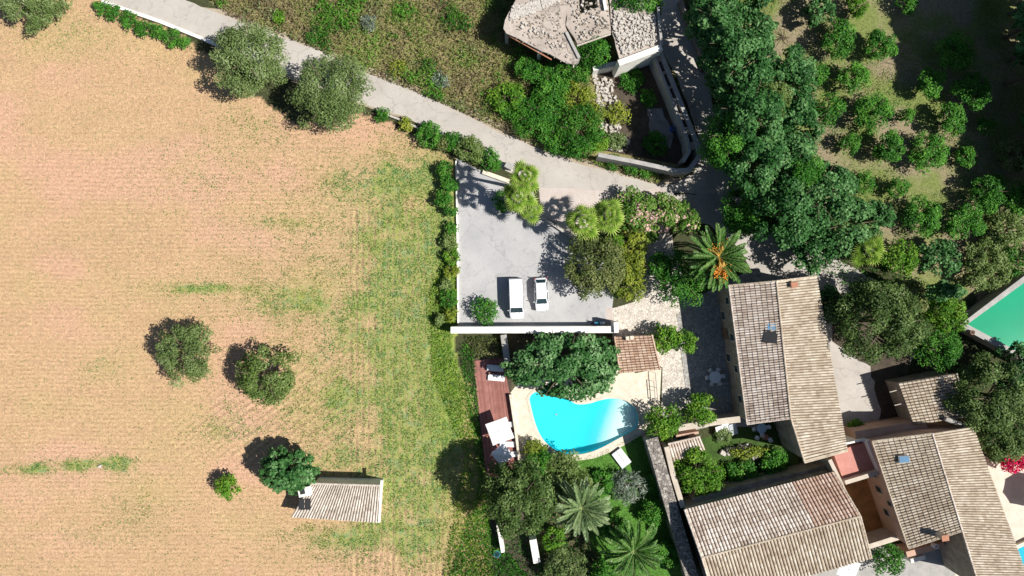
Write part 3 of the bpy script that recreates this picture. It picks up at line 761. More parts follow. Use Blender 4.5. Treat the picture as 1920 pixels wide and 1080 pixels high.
# planted island between parking and lane
T(1190, 398, 42, 3.6, 'flower', 'flowering shrub with pink blossom, left part of the planted island', 'shrub', name='flowering_shrub')
T(1240, 400, 42, 3.4, 'flower', 'flowering shrub with pink blossom, middle of the planted island', 'shrub', name='flowering_shrub')
T(1285, 412, 28, 2.8, 'flower', 'small flowering shrub at the right tip of the planted island', 'shrub', name='flowering_shrub')
T(1185, 455, 32, 3.0, 'lime', 'yellow-green shrub right of the brownish tree', 'shrub', name='shrub')
T(1180, 535, 32, 3.0, 'lime', 'yellow-green shrub at the corner of the sunny stone paving', 'shrub', name='shrub')
T(1188, 495, 30, 3.2, 'lime', 'yellow-green shrub between the other two right of the brownish tree', 'shrub', name='shrub')
T(1150, 462, 24, 3.0, 'bright', 'bright green shrub under the right island fan palm', 'shrub', name='shrub')
T(1215, 432, 26, 2.6, 'flower', 'small flowering shrub at the lower edge of the planted island', 'shrub', name='flowering_shrub')
T(1115, 500, 60, 5.5, 'brown', 'brownish tree casting its shadow over the parking area', name='brownish_tree')
T(1278, 525, 50, 5.2, 'green', 'dense green tree left of the palm with orange fruit', name='dense_tree')
T(1240, 500, 26, 4.0, 'citrus', 'dark tree in the shade behind the planted island', name='dense_tree')
T(1245, 636, 30, 3.6, 'bright', 'bright leafy tree over the right end of the small tiled roof', name='leafy_tree')
T(1284, 640, 26, 3.4, 'bright', 'bright leafy tree over the shaded paving edge', name='leafy_tree')
T(1244, 792, 37, 4.0, 'bright', 'bright green citrus-like tree at the top of the stone retaining wall', name='leafy_tree')
T(1312, 770, 35, 4.0, 'bright', 'bright green tree above the cream garden wall', name='leafy_tree')
T(1310, 882, 48, 4.6, 'bright', 'bright green tree over the enclosed garden, below the lean-to roof', name='leafy_tree')
T(1400, 848, 30, 1.6, 'lime', 'low yellow-green hedge plant in the enclosed garden', 'shrub', name='shrub', sy=.4, sx=1.2, hz=.5)
T(1357, 815, 16, 1.0, 'olive', 'wispy plant beside the white sheets in the enclosed garden', 'shrub', name='shrub', hz=.5)
T(1057, 688, 78, 6.5, 'fig', 'broad dark tree with drooping leaf clusters overhanging the pool', name='broad_tree', sx=1.38, sy=.76)
T(1002, 845, 24, 2.4, 'lime', 'small yellow-green shrub at the bottom left rim of the pool', 'shrub', name='shrub')
T(1048, 888, 42, 3.6, 'carob', 'shrub with yellowish tips left of the lawn', 'shrub', name='shrub')
T(972, 938, 68, 11.5, 'holm', 'tall dark tree below the white parasols, casting a long shadow onto the field', name='tall_tree', sy=1.15)
T(1038, 1012, 24, 2.6, 'bright', 'small bright shrub below the tall dark tree', 'shrub', name='shrub')
T(1015, 872, 30, 3.0, 'citrus', 'dark shrub squeezed between the pool rim and the tall dark tree', 'shrub', name='shrub')
T(1090, 905, 26, 2.4, 'carob', 'yellowish shrub between the lawn and the pale feather palm', 'shrub', name='shrub')
T(1135, 905, 24, 2.0, 'citrus', 'dark low shrub at the lower edge of the sunlit lawn', 'shrub', name='shrub')
T(1235, 905, 24, 1.6, 'citrus', 'dark low shrub under the upper part of the dry-stone wall', 'shrub', name='shrub')
T(1150, 985, 26, 1.8, 'citrus', 'dark low shrub between the two feather palms', 'shrub', name='shrub')
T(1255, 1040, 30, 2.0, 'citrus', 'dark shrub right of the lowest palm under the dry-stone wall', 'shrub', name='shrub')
T(1395, 890, 30, 1.6, 'citrus', 'added dark shrub deepening the shade of the enclosed garden, left one', 'shrub', name='shrub')  # this and the next shrub are added to deepen the shade
T(1450, 870, 30, 1.6, 'citrus', 'added dark shrub deepening the shade of the enclosed garden, right one', 'shrub', name='shrub')
T(1178, 914, 34, 2.6, 'silver', 'spiky silvery shrub on the lawn', 'shrub', name='silver_shrub')
T(1232, 962, 28, 2.6, 'citrus', 'dark shrub in the shade of the stone retaining wall', 'shrub', name='shrub')
T(1060, 1070, 42, 3.8, 'olive', 'olive-green tree at the bottom edge, left of the lowest palm', name='olive_tree')
T(1135, 1075, 30, 3.0, 'citrus', 'dark shrub at the bottom edge under the lowest palm', 'shrub', name='shrub')
T(1668, 1052, 32, 3.6, 'green', 'feathery green tree in the yard right of the big striped roof', name='small_tree')
T(1602, 800, 17, 1.6, 'bright', 'small bright bush in the shade right of the long house', 'bush', name='bush', hz=.5)
T(1903, 866, 30, 3.0, 'magenta', 'magenta bougainvillea at the right edge of the photo', 'shrub', name='bougainvillea', sy=.8)
T(1943, 858, 28, 3.2, 'magenta', 'second magenta bougainvillea cut by the right edge', 'shrub', name='bougainvillea')
# big trees right
for x, y, r, h, k, lb in [(1650, 603, 82, 12.0, 'holm', 'huge rounded olive-green tree right of the long house'),
    (1565, 570, 34, 6.0, 'forest', 'dark tree touching the right eave of the long house'),
    (1778, 590, 42, 5.0, 'bright', 'bright green tree at the left corner of the green cistern'), (1762, 655, 42, 5.5, 'green', 'green tree left below the corner of the cistern'),
    (1868, 745, 78, 9.0, 'holm', 'large tree below the green cistern'), (1905, 690, 46, 7.0, 'forest', 'dark tree against the lower cistern wall'), (1880, 815, 50, 6.5, 'holm', 'tree above the magenta bougainvillea'),
    (1700, 560, 40, 6.0, 'brown', 'dull tree between the huge olive-green tree and the orchard'),
    (1470, 150, 62, 10, 'forest', 'tall pale-leaved tree at the left edge of the orchard, top one of three'), (1490, 232, 52, 9.5, 'forest', 'tall pale-leaved tree at the left edge of the orchard, middle one of three'),
    (1480, 292, 54, 9.5, 'forest', 'tall pale-leaved tree at the left edge of the orchard, lowest of three'), (1398, 215, 72, 14.5, 'forest', 'tall dark tree above the bend of the shaded lane'), (1385, 125, 66, 14.5, 'forest', 'tall dark tree right of the shaded lane'),
    (1362, 262, 50, 13.5, 'citrus', 'added dark tree shading the lane opposite the ruin yard corner'), (1352, 92, 46, 13.5, 'forest', 'added dark tree shading the lane opposite the white ruin wall'), (1440, 190, 44, 12.0, 'carob', 'olive-green tree among the blue-green ones left of the orchard'), (1500, 330, 44, 10.5, 'citrus', 'deep green tree between the three pale-leaved ones and the lower clump'),  # first two trees are added to close gaps in the lane's shade
    (1335, 30, 52, 12.5, 'forest', 'dark tree at the top edge, right of the shaded lane'), (1412, 60, 44, 8.5, 'forest', 'green tree at the top edge, left of the clearing'), (1395, -30, 60, 11.0, 'forest', 'dark tree cut by the top edge above the clearing'), (1415, 305, 62, 13.0, 'forest', 'dark tree below the bend of the shaded lane'),
    (1535, 365, 68, 10, 'forest', 'large blue-green tree at the lower left corner of the orchard'), (1588, 425, 64, 9.0, 'forest', 'large blue-green tree left of the small fan palm'), (1468, 395, 68, 11, 'forest', 'dark tree above the sunny patch of lane'),
    (1535, 465, 50, 7.0, 'forest', 'dark tree at the right end of the sunny patch of lane'), (1400, 385, 54, 7.0, 'citrus', 'dark low tree between the lane junction and the fruiting palm')]:
    T(x, y, r, h, k, lb, name='dense_tree' if h < 8 else 'tall_tree')
T(1745, 545, 26, 12.0, 'forest', 'slim dark conifer whose long shadow falls across the lane', 'tree', name='conifer', cone=.75, hz=.35)
# off-frame wood casting the shade of the top right corner
for k in range(30):
    cx_, cy_ = k % 3, k // 3 - 3
    y = 5 + cy_ * 50 + cx_ * 14
    x, r, h = 2012 + cx_ * 80 + (cy_ % 2) * 10, 66, ((18, 22, 25)[cx_] if y < 110 else (10.5, 15, 18)[cx_])
    tree(x, y, r, h, 'wood', 'tall dark tree of the wood beyond the top right corner', group='wood beyond the orchard', name='tall_tree', variant=(k * 5) % 3, rr=k * .7)
tree(1540, -130, 60, 9, 'forest', 'tall dark tree beyond the top edge above the orchard', name='tall_tree')

ORD = ['first', 'second', 'third', 'fourth', 'fifth', 'sixth', 'seventh', 'eighth', 'ninth']
ORCHARD = [[(1536, 20, 27, 'forest'), (1608, 12, 20, 'bright'), (1700, 6, 20, 'green')],
           [(1417, 78, 27, 'forest'), (1569, 74, 32, 'citrus'), (1648, 87, 27, 'citrus'), (1793, 98, 30, 'citrus')],
           [(1526, 139, 22, 'green'), (1603, 146, 25, 'citrus'), (1747, 154, 25, 'citrus'), (1823, 168, 32, 'citrus')],
           [(1555, 205, 26, 'green'), (1636, 211, 31, 'citrus'), (1700, 219, 14, 'green'), (1782, 225, 27, 'citrus'), (1849, 236, 15, 'green')],
           [(1594, 270, 20, 'green'), (1669, 278, 26, 'citrus'), (1740, 285, 32, 'citrus'), (1812, 293, 17, 'citrus'), (1898, 290, 26, 'brown')],
           [(1622, 342, 19, 'green'), (1684, 350, 19, 'green'), (1850, 360, 31, 'citrus'), (1912, 375, 26, 'citrus')],
           [(1650, 400, 24, 'forest'), (1729, 407, 32, 'citrus'), (1812, 418, 33, 'citrus'), (1889, 432, 34, 'carob')],
           [(1687, 480, 32, 'bright'), (1761, 485, 33, 'forest'), (1850, 495, 40, 'carob'), (1912, 485, 28, 'green')]]
for ri, row in enumerate(ORCHARD):
    for ci, (x, y, r, k) in enumerate(row):
        q = round(r * 1.14 / 2) * 2
        tree(x, y, q, 3.8 if q > 24 else 2.8, k, '%s tree from the left in the %s orchard row from the top' % (ORD[ci], ORD[ri]), 'fruit tree', 'fruit trees in the orchard', 'fruit_tree',
             variant=(ri * 5 + ci * 3) % 4, rr=(ri * 1.3 + ci * 2.1), hz=.55)

# ---------------------------------------------------------------- palms
def feather_frond(seed, Lf, droop, mat):
    r = np.random.default_rng(seed); m = 26
    t = np.linspace(0, 1, m); a0 = 0.0
    x = Lf * (t - .10 * t ** 3); z = Lf * (.42 * t - droop * t ** 2)
    px = []; fc = []; ti = []
    side = np.array([0, 1, 0.])
    for i in range(3, m):
        tt = t[i]; c = np.array([x[i], 0, z[i]])
        d = np.array([x[i] - x[i - 1], 0, z[i] - z[i - 1]]); d /= np.linalg.norm(d)
        ll = Lf * .115 * math.sin(math.pi * min(1, .12 + tt * .86)) ** .6 + .05
        for s in (-1, 1):
            for jj in range(2):
                q = c - d * jj * (Lf / m * .5)
                up = np.cross(side, d) * -1
                dirv = d * (.55 + .3 * tt) + side * s * .8 + np.array([0, 0, r.uniform(-.25, .25)]) + (up * .25)
                dirv /= np.linalg.norm(dirv)
                w = np.cross(dirv, np.array([0, 0, 1])); w /= np.linalg.norm(w); w = w * .055 + np.array([0, 0, r.uniform(-.03, .03)])
                e = q + dirv * ll * r.uniform(.85, 1.1)
                b = len(px); px += [q - w * .6, q + dirv * ll * .5 - w, e, q + dirv * ll * .5 + w]
                fc.append((b, b + 1, b + 2, b + 3)); ti += [r.uniform(0, 1) * .5 + .3 * tt] * 4
    me = mesh_np('frond', np.array(px), np.array(fc), ti); me.materials.append(mat)
    rb = MB(); rb.tube([(x[i], 0, z[i]) for i in range(0, m, 4)], [.05 * (1 - .75 * i / m) for i in range(0, m, 4)], 5)
    rm = bpy.data.meshes.new('rib'); rm.from_pydata(rb.v, [], rb.f); rm.update()
    return me, rm

def date_palm(px, py, rpx, h, mat, label, nfr=44, fruit=False, seed=0):
    c = P(px, py, h); Lf = rpx / S * (H - h) / H * 1.04
    rt = empty('date_palm', (c.x, c.y, 0)); tag(rt, label, 'palm tree')
    mb = MB(); r = random.Random(seed); rr_ = [(.34 + (.03 if i % 2 else 0)) * (1.2 - .2 * i / 20) for i in range(21)]
    mb.tube([(0, 0, h * i / 20 - .05) for i in range(21)], rr_, 10); mb.disc((0, 0), .42, h - .5, h + .25, 12, .2)
    mb.build('trunk', M['bark'], rt)
    var = [feather_frond(seed * 7 + i, Lf, dr, mat) for i, dr in enumerate((.5, .28, .75, .1))]
    for _, rm in var: rm.materials.append(M['petiole'])
    ga = 2.39996
    for i in range(nfr):
        f = i / nfr; a = i * ga + r.uniform(-.12, .12)
        if f < .45: vi = 0
        elif f < .8: vi = 1
        else: vi = 3
        if i % 9 == 0 and f < .5: vi = 2
        s = r.uniform(.86, 1.08) * (1 - .28 * max(0, f - .45))
        fr = link('frond', var[vi][0], None, rt); fr.location = (0, 0, h + .05 + f * .25)
        fr.rotation_euler = (r.uniform(-.25, .25), -(max(0, f - .3) * .75) + .12, a); fr.scale = (s, s, s)
        if f > .55:
            ri = link('rib', var[vi][1], None, fr)
    if fruit:
        for k, (a, l) in enumerate([(-1.75, 1.9), (-1.45, 2.1), (-1.35, 1.6), (-1.62, 1.5), (2.4, 1.3), (1.5, 1.4)]):
            mb = MB(); st = MB(); rg = random.Random(k)
            e0 = Vector((math.cos(a), math.sin(a), 0))
            for q in range(5):
                o_ = Vector((rg.uniform(-.16, .16), rg.uniform(-.16, .16), 0))
                st.tube([(0, 0, h + .5), e0 * l * .5 + o_ + Vector((0, 0, h + 1.5)), e0 * l + o_ * 1.6 + Vector((0, 0, h + 1.15))], .04, 5)
            for q in range(150 if k < 4 else 30):
                p0 = e0 * l + Vector((rg.gauss(0, .3), rg.gauss(0, .3), h + 1.15 + rg.gauss(0, .14)))
                mb.box(p0, (.12, .12, .13), rg.random() * 3, .6)
            fb_ = mb.build('fruit_bunch', M['orange'], rt); st.build('stalk', M['orangerib'], fb_)
    return rt
date_palm(1345, 482, 66, 6.5, L['palm'], 'tall feather palm carrying an orange bunch of fruit, above the long house', 48, True, 1)
date_palm(1090, 952, 60, 4.5, L['palmgrey'], 'pale feather palm in the garden, upper left one of two', 42, False, 2)
date_palm(1187, 1032, 62, 4.8, L['palm'], 'greener feather palm at the bottom edge, lower right one of two', 42, False, 3)

def fan_leaf(seed, Rf, pet):
    """half-round pleated fan, tips split, on a bare stalk of length pet"""
    r = random.Random(seed); v = []; f = []; ti = []
    n = 12
    for k in range(n):
        a0 = -1.75 + 3.5 * k / n; a1 = -1.75 + 3.5 * (k + 1) / n; am = (a0 + a1) / 2
        b = len(v); tl = Rf * (.9 + .14 * r.random()) * (1 - .07 * am * am)
        z = lambda q: -.22 * q * q / max(Rf, .1)
        v += [(pet, 0, 0), (pet + math.cos(a0) * tl * .5, math.sin(a0) * tl * .5, z(tl * .5)), (pet + math.cos(am) * tl, math.sin(am) * tl, z(tl) - .05),
              (pet + math.cos(a1) * tl * .5, math.sin(a1) * tl * .5, z(tl * .5)), (pet + math.cos(am) * tl * .5, math.sin(am) * tl * .5, .09 + z(tl * .5))]
        f += [(b, b + 1, b + 4), (b, b + 4, b + 3), (b + 1, b + 2, b + 4), (b + 4, b + 2, b + 3)]
        q = .2 + .45 * r.random()
        ti += [0, q * .5, q + .4, q * .5, q + .25]
    me = bpy.data.meshes.new('fan_leaf'); me.from_pydata(v, [], f)
    at = me.attributes.new('tint', 'FLOAT', 'POINT'); at.data.foreach_set('value', ti)
    me.update(); me.materials.append(L['fan'])
    mb = MB().tube([(0, 0, -.1), (pet * .5, 0, .05), (pet + .1, 0, 0)], [.04, .03, .02], 5)
    pm = bpy.data.meshes.new('petiole'); pm.from_pydata(mb.v, [], mb.f); pm.update(); pm.materials.append(M['petiole'])
    return me, pm
def fan_palm(px, py, rpx, h, label, n=24, seed=0):
    c = P(px, py, h); R = rpx / S * (H - h) / H
    rt = empty('fan_palm', (c.x, c.y, 0)); tag(rt, label, 'palm tree')
    MB().tube([(0, 0, -.05), (0, 0, h * .5), (0, 0, h)], [.28, .2, .17], 9).build('trunk', M['bark'], rt)
    r = random.Random(seed)
    spec = [(R * .60, R * .60, 10, -.25, .38), (R * .50, R * .36, 7, .2, .05), (R * .36, R * .10, 4, .6, -.4)]
    q = 0
    for ti_, (Rf, pet, m, zz, pitch) in enumerate(spec):
        var = [fan_leaf(seed * 9 + ti_ * 3 + i, Rf, pet) for i in range(2)]
        for i in range(m):
            lf = link('leaf', var[i % 2][0], None, rt); lf.location = (0, 0, h + zz + .2)
            s_ = r.uniform(.78, 1.15); lf.scale = (s_, s_, s_)
            lf.rotation_euler = (r.uniform(-.35, .35), pitch + r.uniform(-.3, .25), (i + ti_ * .45) * 2 * math.pi / m + r.uniform(-.3, .3))
            link('petiole', var[i % 2][1], None, lf)
fan_palm(984, 331, 34, 10, 'tallest fan palm of the three left of the forecourt, nearest the road', 30, 1)
fan_palm(970, 370, 32, 7.5, 'middle fan palm of the three left of the forecourt', 30, 2)
fan_palm(991, 390, 28, 5.0, 'lowest fan palm of the three left of the forecourt, nearest the parked cars', 30, 6)
fan_palm(1093, 415, 36, 7, 'fan palm in the planted island, left one of two', 30, 3)
fan_palm(1142, 402, 36, 7, 'fan palm in the planted island, right one next to the blossom', 30, 4)
fan_palm(1628, 470, 36, 7, 'fan palm at the foot of the blue-green trees near the orchard', 26, 5)
T(948, 378, 24, 2.6, 'green', 'dark green shrub tucked left under the pair of fan palms', 'shrub', name='shrub')

# ---------------------------------------------------------------- ground cover (stuff)
def scatter(name, poly, n, size, mat, label, cat, seed, dens=None, h=.12, aspect=.35, avoid=(), tb=.5, ts=.5):
    rng = np.random.default_rng(seed)
    xs = [p[0] for p in poly]; ys = [p[1] for p in poly]
    m_ = n * (7 if dens is not None else 3)
    X = rng.uniform(min(xs), max(xs), m_); Y = rng.uniform(min(ys), max(ys), m_)
    ok = inpoly(X, Y, poly)
    for a in avoid: ok &= ~inpoly(X, Y, a)
    gx = (X - 960) / S; gy = (540 - Y) / S
    if dens is not None: ok &= rng.random(len(X)) < dens(X, Y, gx, gy)
    X, Y, gx, gy = X[ok][:n], Y[ok][:n], gx[ok][:n], gy[ok][:n]
    k = len(X)
    big = fbm(gx * .35 + seed, gy * .35); hh = h * (.3 + 1.4 * fbm(gx * 1.1, gy * 1.1 + seed))
    pos = np.stack([gx, gy, rng.uniform(.03, 1, k) * hh], 1)
    nor = rng.normal(size=(k, 3)) + np.array([0, 0, .7])
    tint = np.clip(tb + (big - .5) * 2.4 * ts + rng.normal(size=k) * .18, 0, 1)
    me = leaf_mesh(name, pos, nor, size * rng.uniform(.6, 1.5, k), tint, rng, aspect)
    o = link(name, me, mat); tag(o, label, cat, kind='stuff')
RP = ROAD
RUIN_OUT = [(985, -40), (958, 14), (943, 45), (950, 66), (1070, 120), (1240, 90), (1240, -40)]
YARD = [(1110, 125), (1240, 90), (1320, 270), (1290, 325), (1115, 292)]
scatter('scrub_cover', SCRUB, 60000, .30, L['scrub'], 'dry brown and green scrub between the road and the ruin', 'scrub', 3, h=.7, avoid=(RP, RUIN_OUT, YARD), tb=.42)
ROWS = 1
scatter('scrub_cover', SCRUB, 26000, .34, L['green'], 'greener leafy clumps rising out of the dry scrub', 'scrub', 23, h=1.1, avoid=(RP, RUIN_OUT, YARD), tb=.6,
        dens=lambda X, Y, gx, gy: np.clip((fbm(gx * .3 + 3, gy * .3) - .54) * 8, 0, 1) * .9)
scatter('scrub_cover', SCRUB, 14000, .3, L['olive'], 'grey-green dry shrubs spread through the scrub', 'scrub', 24, h=1.0, avoid=(RP, RUIN_OUT, YARD), tb=.5,
        dens=lambda X, Y, gx, gy: np.clip((fbm(gx * .4 + 30, gy * .4 + 8) - .56) * 8, 0, 1) * .9)
scatter('field_weeds', [(p[0] if p[0] > -20 else -20, min(max(p[1], -20), 1100)) for p in FIELD], 70000, .19, L['weed'], 'green weeds sprouting along the rows of the stubble field', 'weeds', 5,
        dens=lambda X, Y, gx, gy: np.clip(weed_density(X, Y) * 1.1 * (fbm(gx * 1.3, gy * 1.3) * 2.6 - .6) + .02, 0, 1), h=.15, tb=.62, avoid=([(546, 895), (716, 895), (716, 978), (546, 978)],))
scatter('field_edge_grass', [(800, 560), (858, 420), (858, 612), (845, 640), (905, 830), (925, 1080), (830, 1080), (870, 850), (810, 700)], 12000, .24, L['bright'], 'rank yellow-green grass along the right edge of the field', 'grass', 6, h=.3, tb=.8, ts=.7)
scatter('orchard_grass', [(1380, -10), (1930, -10), (1930, 560), (1720, 520), (1560, 430), (1440, 200)], 26000, .2, L['weed'], 'patchy grass between the orchard trees', 'grass', 8, dens=lambda X, Y, gx, gy: np.clip(fbm(gx * .3, gy * .3) * 3 - 1.1, 0, 1), h=.15, tb=.5)
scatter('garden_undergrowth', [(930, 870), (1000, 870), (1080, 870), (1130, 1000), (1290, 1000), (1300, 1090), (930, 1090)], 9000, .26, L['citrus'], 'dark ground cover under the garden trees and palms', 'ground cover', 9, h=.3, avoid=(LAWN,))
scatter('lawn_grass', LAWN, 14000, .14, L['bright'], 'clipped bright green lawn beside the pool', 'grass', 10, h=.06, tb=.5, ts=.2, avoid=([(1140, 840), (1190, 830), (1200, 880), (1160, 890)],))
scatter('plant_bed', [(870, 640), (890, 660), (905, 860), (922, 1000), (1000, 1090), (840, 1090), (900, 900), (862, 660)], 9000, .26, L['citrus'], 'leafy plants between the field and the brown deck', 'ground cover', 11, h=.45)
scatter('plant_bed', [(872, 630), (950, 630), (948, 672), (885, 672)], 1500, .26, L['brown'], 'purplish-brown plants at the upper end of the brown deck', 'ground cover', 12, h=.5)
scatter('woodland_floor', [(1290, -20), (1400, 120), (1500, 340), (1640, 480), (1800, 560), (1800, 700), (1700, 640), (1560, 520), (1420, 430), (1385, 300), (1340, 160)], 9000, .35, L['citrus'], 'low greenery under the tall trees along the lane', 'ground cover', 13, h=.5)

scatter('island_undergrowth', [(1085, 430), (1200, 385), (1300, 400), (1310, 440), (1215, 440), (1205, 560), (1150, 560), (1090, 470)], 2500, .28, L['green'], 'low greenery under the planted island', 'ground cover', 15, h=.6)
scatter('verge_grass', [(190, 12), (380, 84), (560, 170), (720, 218), (860, 285), (930, 330), (860, 300), (700, 230), (540, 200), (370, 100), (180, 30)], 5000, .2, L['scrub'], 'dry grass on the verge along the field side of the road', 'grass', 16, h=.25, avoid=(RP,))
def stones(name, polys, n, s, mat, label, seed, z=0.0, hh=.0):
    r = random.Random(seed); mb = MB()
    for poly in polys:
        xs = [p[0] for p in poly]; ys = [p[1] for p in poly]; k = 0
        while k < n:
            x, y = r.uniform(min(xs), max(xs)), r.uniform(min(ys), max(ys))
            if not inpoly(np.array([x]), np.array([y]), poly)[0]: continue
            p = P(x, y, hh); q = s * r.uniform(.5, 1.4)
            mb.box((p.x, p.y, z + q * .25), (q, q * r.uniform(.5, .9), q * .6), r.uniform(0, 3.1), r.uniform(.55, .9)); k += 1
    o = mb.build(name, mat); tag(o, label, 'rubble', kind='stuff'); return o

# ---------------------------------------------------------------- roofs and buildings
def roof_slope(a, b, c, d, parent, mat, name='roof', pitch=.42, course=.55, origin=(0, 0, 0), seed=0, edge=True, redband=None):
    """a,b: eave ends; c: ridge above b; d: ridge above a (3-D)"""
    a, b, c, d = [np.array(q, dtype=float) for q in (a, b, c, d)]
    nrm = np.cross(b - a, d - a); nrm /= np.linalg.norm(nrm)
    if nrm[2] < 0: nrm = -nrm
    nc = max(3, int(round((np.linalg.norm(b - a) + np.linalg.norm(c - d)) / 2 / pitch)))
    ncr = max(2, int(round((np.linalg.norm(d - a) + np.linalg.norm(c - b)) / 2 / course)))
    prof = [(0, 0, 1), (.12, 0, 1), (.21, .07, .1), (.42, .115, 0), (.66, .115, 0), (.86, .07, .1), (.94, 0, 1)]
    us = []; hs = []; lows = []; cols = []
    for i in range(nc):
        for (u, hh, lw) in prof: us.append((i + u) / nc); hs.append(hh * 1.25 * pitch / .42); lows.append(lw); cols.append(i)
    us.append(1.0); hs.append(0); lows.append(1); cols.append(nc - 1)
    us = np.array(us); hs = np.array(hs); lows = np.array(lows); cols = np.array(cols)
    rng = np.random.default_rng(seed + 11)
    colj = rng.normal(size=nc) * .008
    V = []; TT = []; LL = []
    tint = rng.uniform(0, 1, (ncr, nc)) * .8 + rng.uniform(0, 1, nc)[None] * .2
    for j in range(ncr):
        for k, off in ((0, .045), (1, 0.0)):
            t = (j + k) / ncr
            lo = a[None] * (1 - us[:, None]) + b[None] * us[:, None]; hi = d[None] * (1 - us[:, None]) + c[None] * us[:, None]
            jit = rng.normal(size=nc)[cols] * .008 + colj[cols]
            p = lo * (1 - t) + hi * t + nrm[None] * (hs + off * (hs > 0) + .02 + off * .3 + jit)[:, None]
            V.append(p); TT.append(tint[j][cols]); LL.append(lows)
    w = len(us); rows = 2 * ncr
    V = np.concatenate(V) - np.array(origin)
    idx = np.arange(w * rows).reshape(rows, w)
    F = np.stack([idx[:-1, :-1], idx[:-1, 1:], idx[1:, 1:], idx[1:, :-1]], -1).reshape(-1, 4)
    me = mesh_np(name, V, F, np.concatenate(TT))
    at = me.attributes.new('low', 'FLOAT', 'POINT'); at.data.foreach_set('value', np.concatenate(LL).astype(np.float32))
    o = link(name, me, mat, parent)
    # boarding below the tiles
    mb = MB(); e = Vector(nrm) * .1
    pts = [Vector(q) - Vector(nrm) * .03 for q in (a, b, c, d)]
    mb.add(pts + [p - e for p in pts], [(0, 1, 2, 3), (7, 6, 5, 4), (0, 4, 5, 1), (1, 5, 6, 2), (2, 6, 7, 3), (3, 7, 4, 0)])
    mb.build('roof_boarding', M['oldwall'], o, origin)
    return o

def cap_row(pts, parent, mat, origin, name='ridge_tiles', r=.13):
    mb = MB(); rg = random.Random(len(pts))
    for a, b in zip(pts[:-1], pts[1:]):
        a = Vector(a); b = Vector(b); n = max(1, int((b - a).length / .45)); d = (b - a) / n
        for i in range(n):
            mb.tube([a + d * i, a + d * (i + 1.05)], [r * rg.uniform(.98, 1.12), r * .85], 8)
    me = bpy.data.meshes.new(name); me.from_pydata([tuple(Vector(v) - Vector(origin)) for v in mb.v], [], mb.f); me.update()
    at = me.attributes.new('tint', 'FLOAT', 'POINT'); at.data.foreach_set('value', [rg.random() for v in mb.v])
    return link(name, me, mat, parent)

def walls(pts, parent, mat, origin, name='wall', z0=-.05):
    """pts [(x,y,ztop)]"""
    mb = MB(); mb.prism([(p[0], p[1]) for p in pts], z0, [p[2] for p in pts])
    return mb.build(name, mat, parent, origin)

def inset(pts, d):
    c = sum((Vector((p[0], p[1], 0)) for p in pts), Vector()) / len(pts)
    r = []
    for p in pts:
        v = Vector((p[0], p[1], 0)) - c; r.append((p[0] - v.x / v.length * d, p[1] - v.y / v.length * d, p[2]))
    return r

def opening(a, b, t, z, w, h, parent, origin, kind='window'):
    """framed opening on wall segment a-b (2-D points), outside on the left of a->b"""
    a = Vector((a[0], a[1], 0)); b = Vector((b[0], b[1], 0)); d = (b - a).normalized(); n = Vector((-d.y, d.x, 0))
    c = a + (b - a) * t + Vector((0, 0, z)); ang = math.atan2(d.y, d.x)
    mb = MB(); mb.box(c + n * .03, (w + .24, .1, h + .24), ang); f = mb.build(kind, M['wood'] if kind == 'door' else M['cream'], parent, origin)
    mb = MB(); mb.box(c + n * .07, (w, .06, h), ang); mb.build('pane' if kind == 'window' else 'panel', M['glass'] if kind == 'window' else M['wood'], f, origin)

def skylight(px, py, h, w, l, rz, parent, origin, tilt):
    p = P(px, py, h); rt = MB().box((0, 0, 0), (w + .16, l + .16, .16)).build('skylight', M['greywall'], parent)
    rt.location = p - Vector(origin); rt.rotation_euler = (tilt[0], tilt[1], rz)
    MB().box((0, 0, .09), (w, l, .05)).build('pane', M['skyglass'], rt)

def chimney(px, py, h, ht, w, parent, origin, cap=True):
    p = P(px, py, h)
    mb = MB().box((p.x, p.y, h + ht / 2 - .6), (w, w * .8, ht + 1.2), .15).build('chimney', M['cream'], parent, origin, bevel=.02)
    mb = MB().box((p.x, p.y, h + ht + .05), (w * 1.25, w * 1.05, .1), .15).build('cap', M['tilesflat'] if 'tilesflat' in M else M['terracotta'], mb, origin)

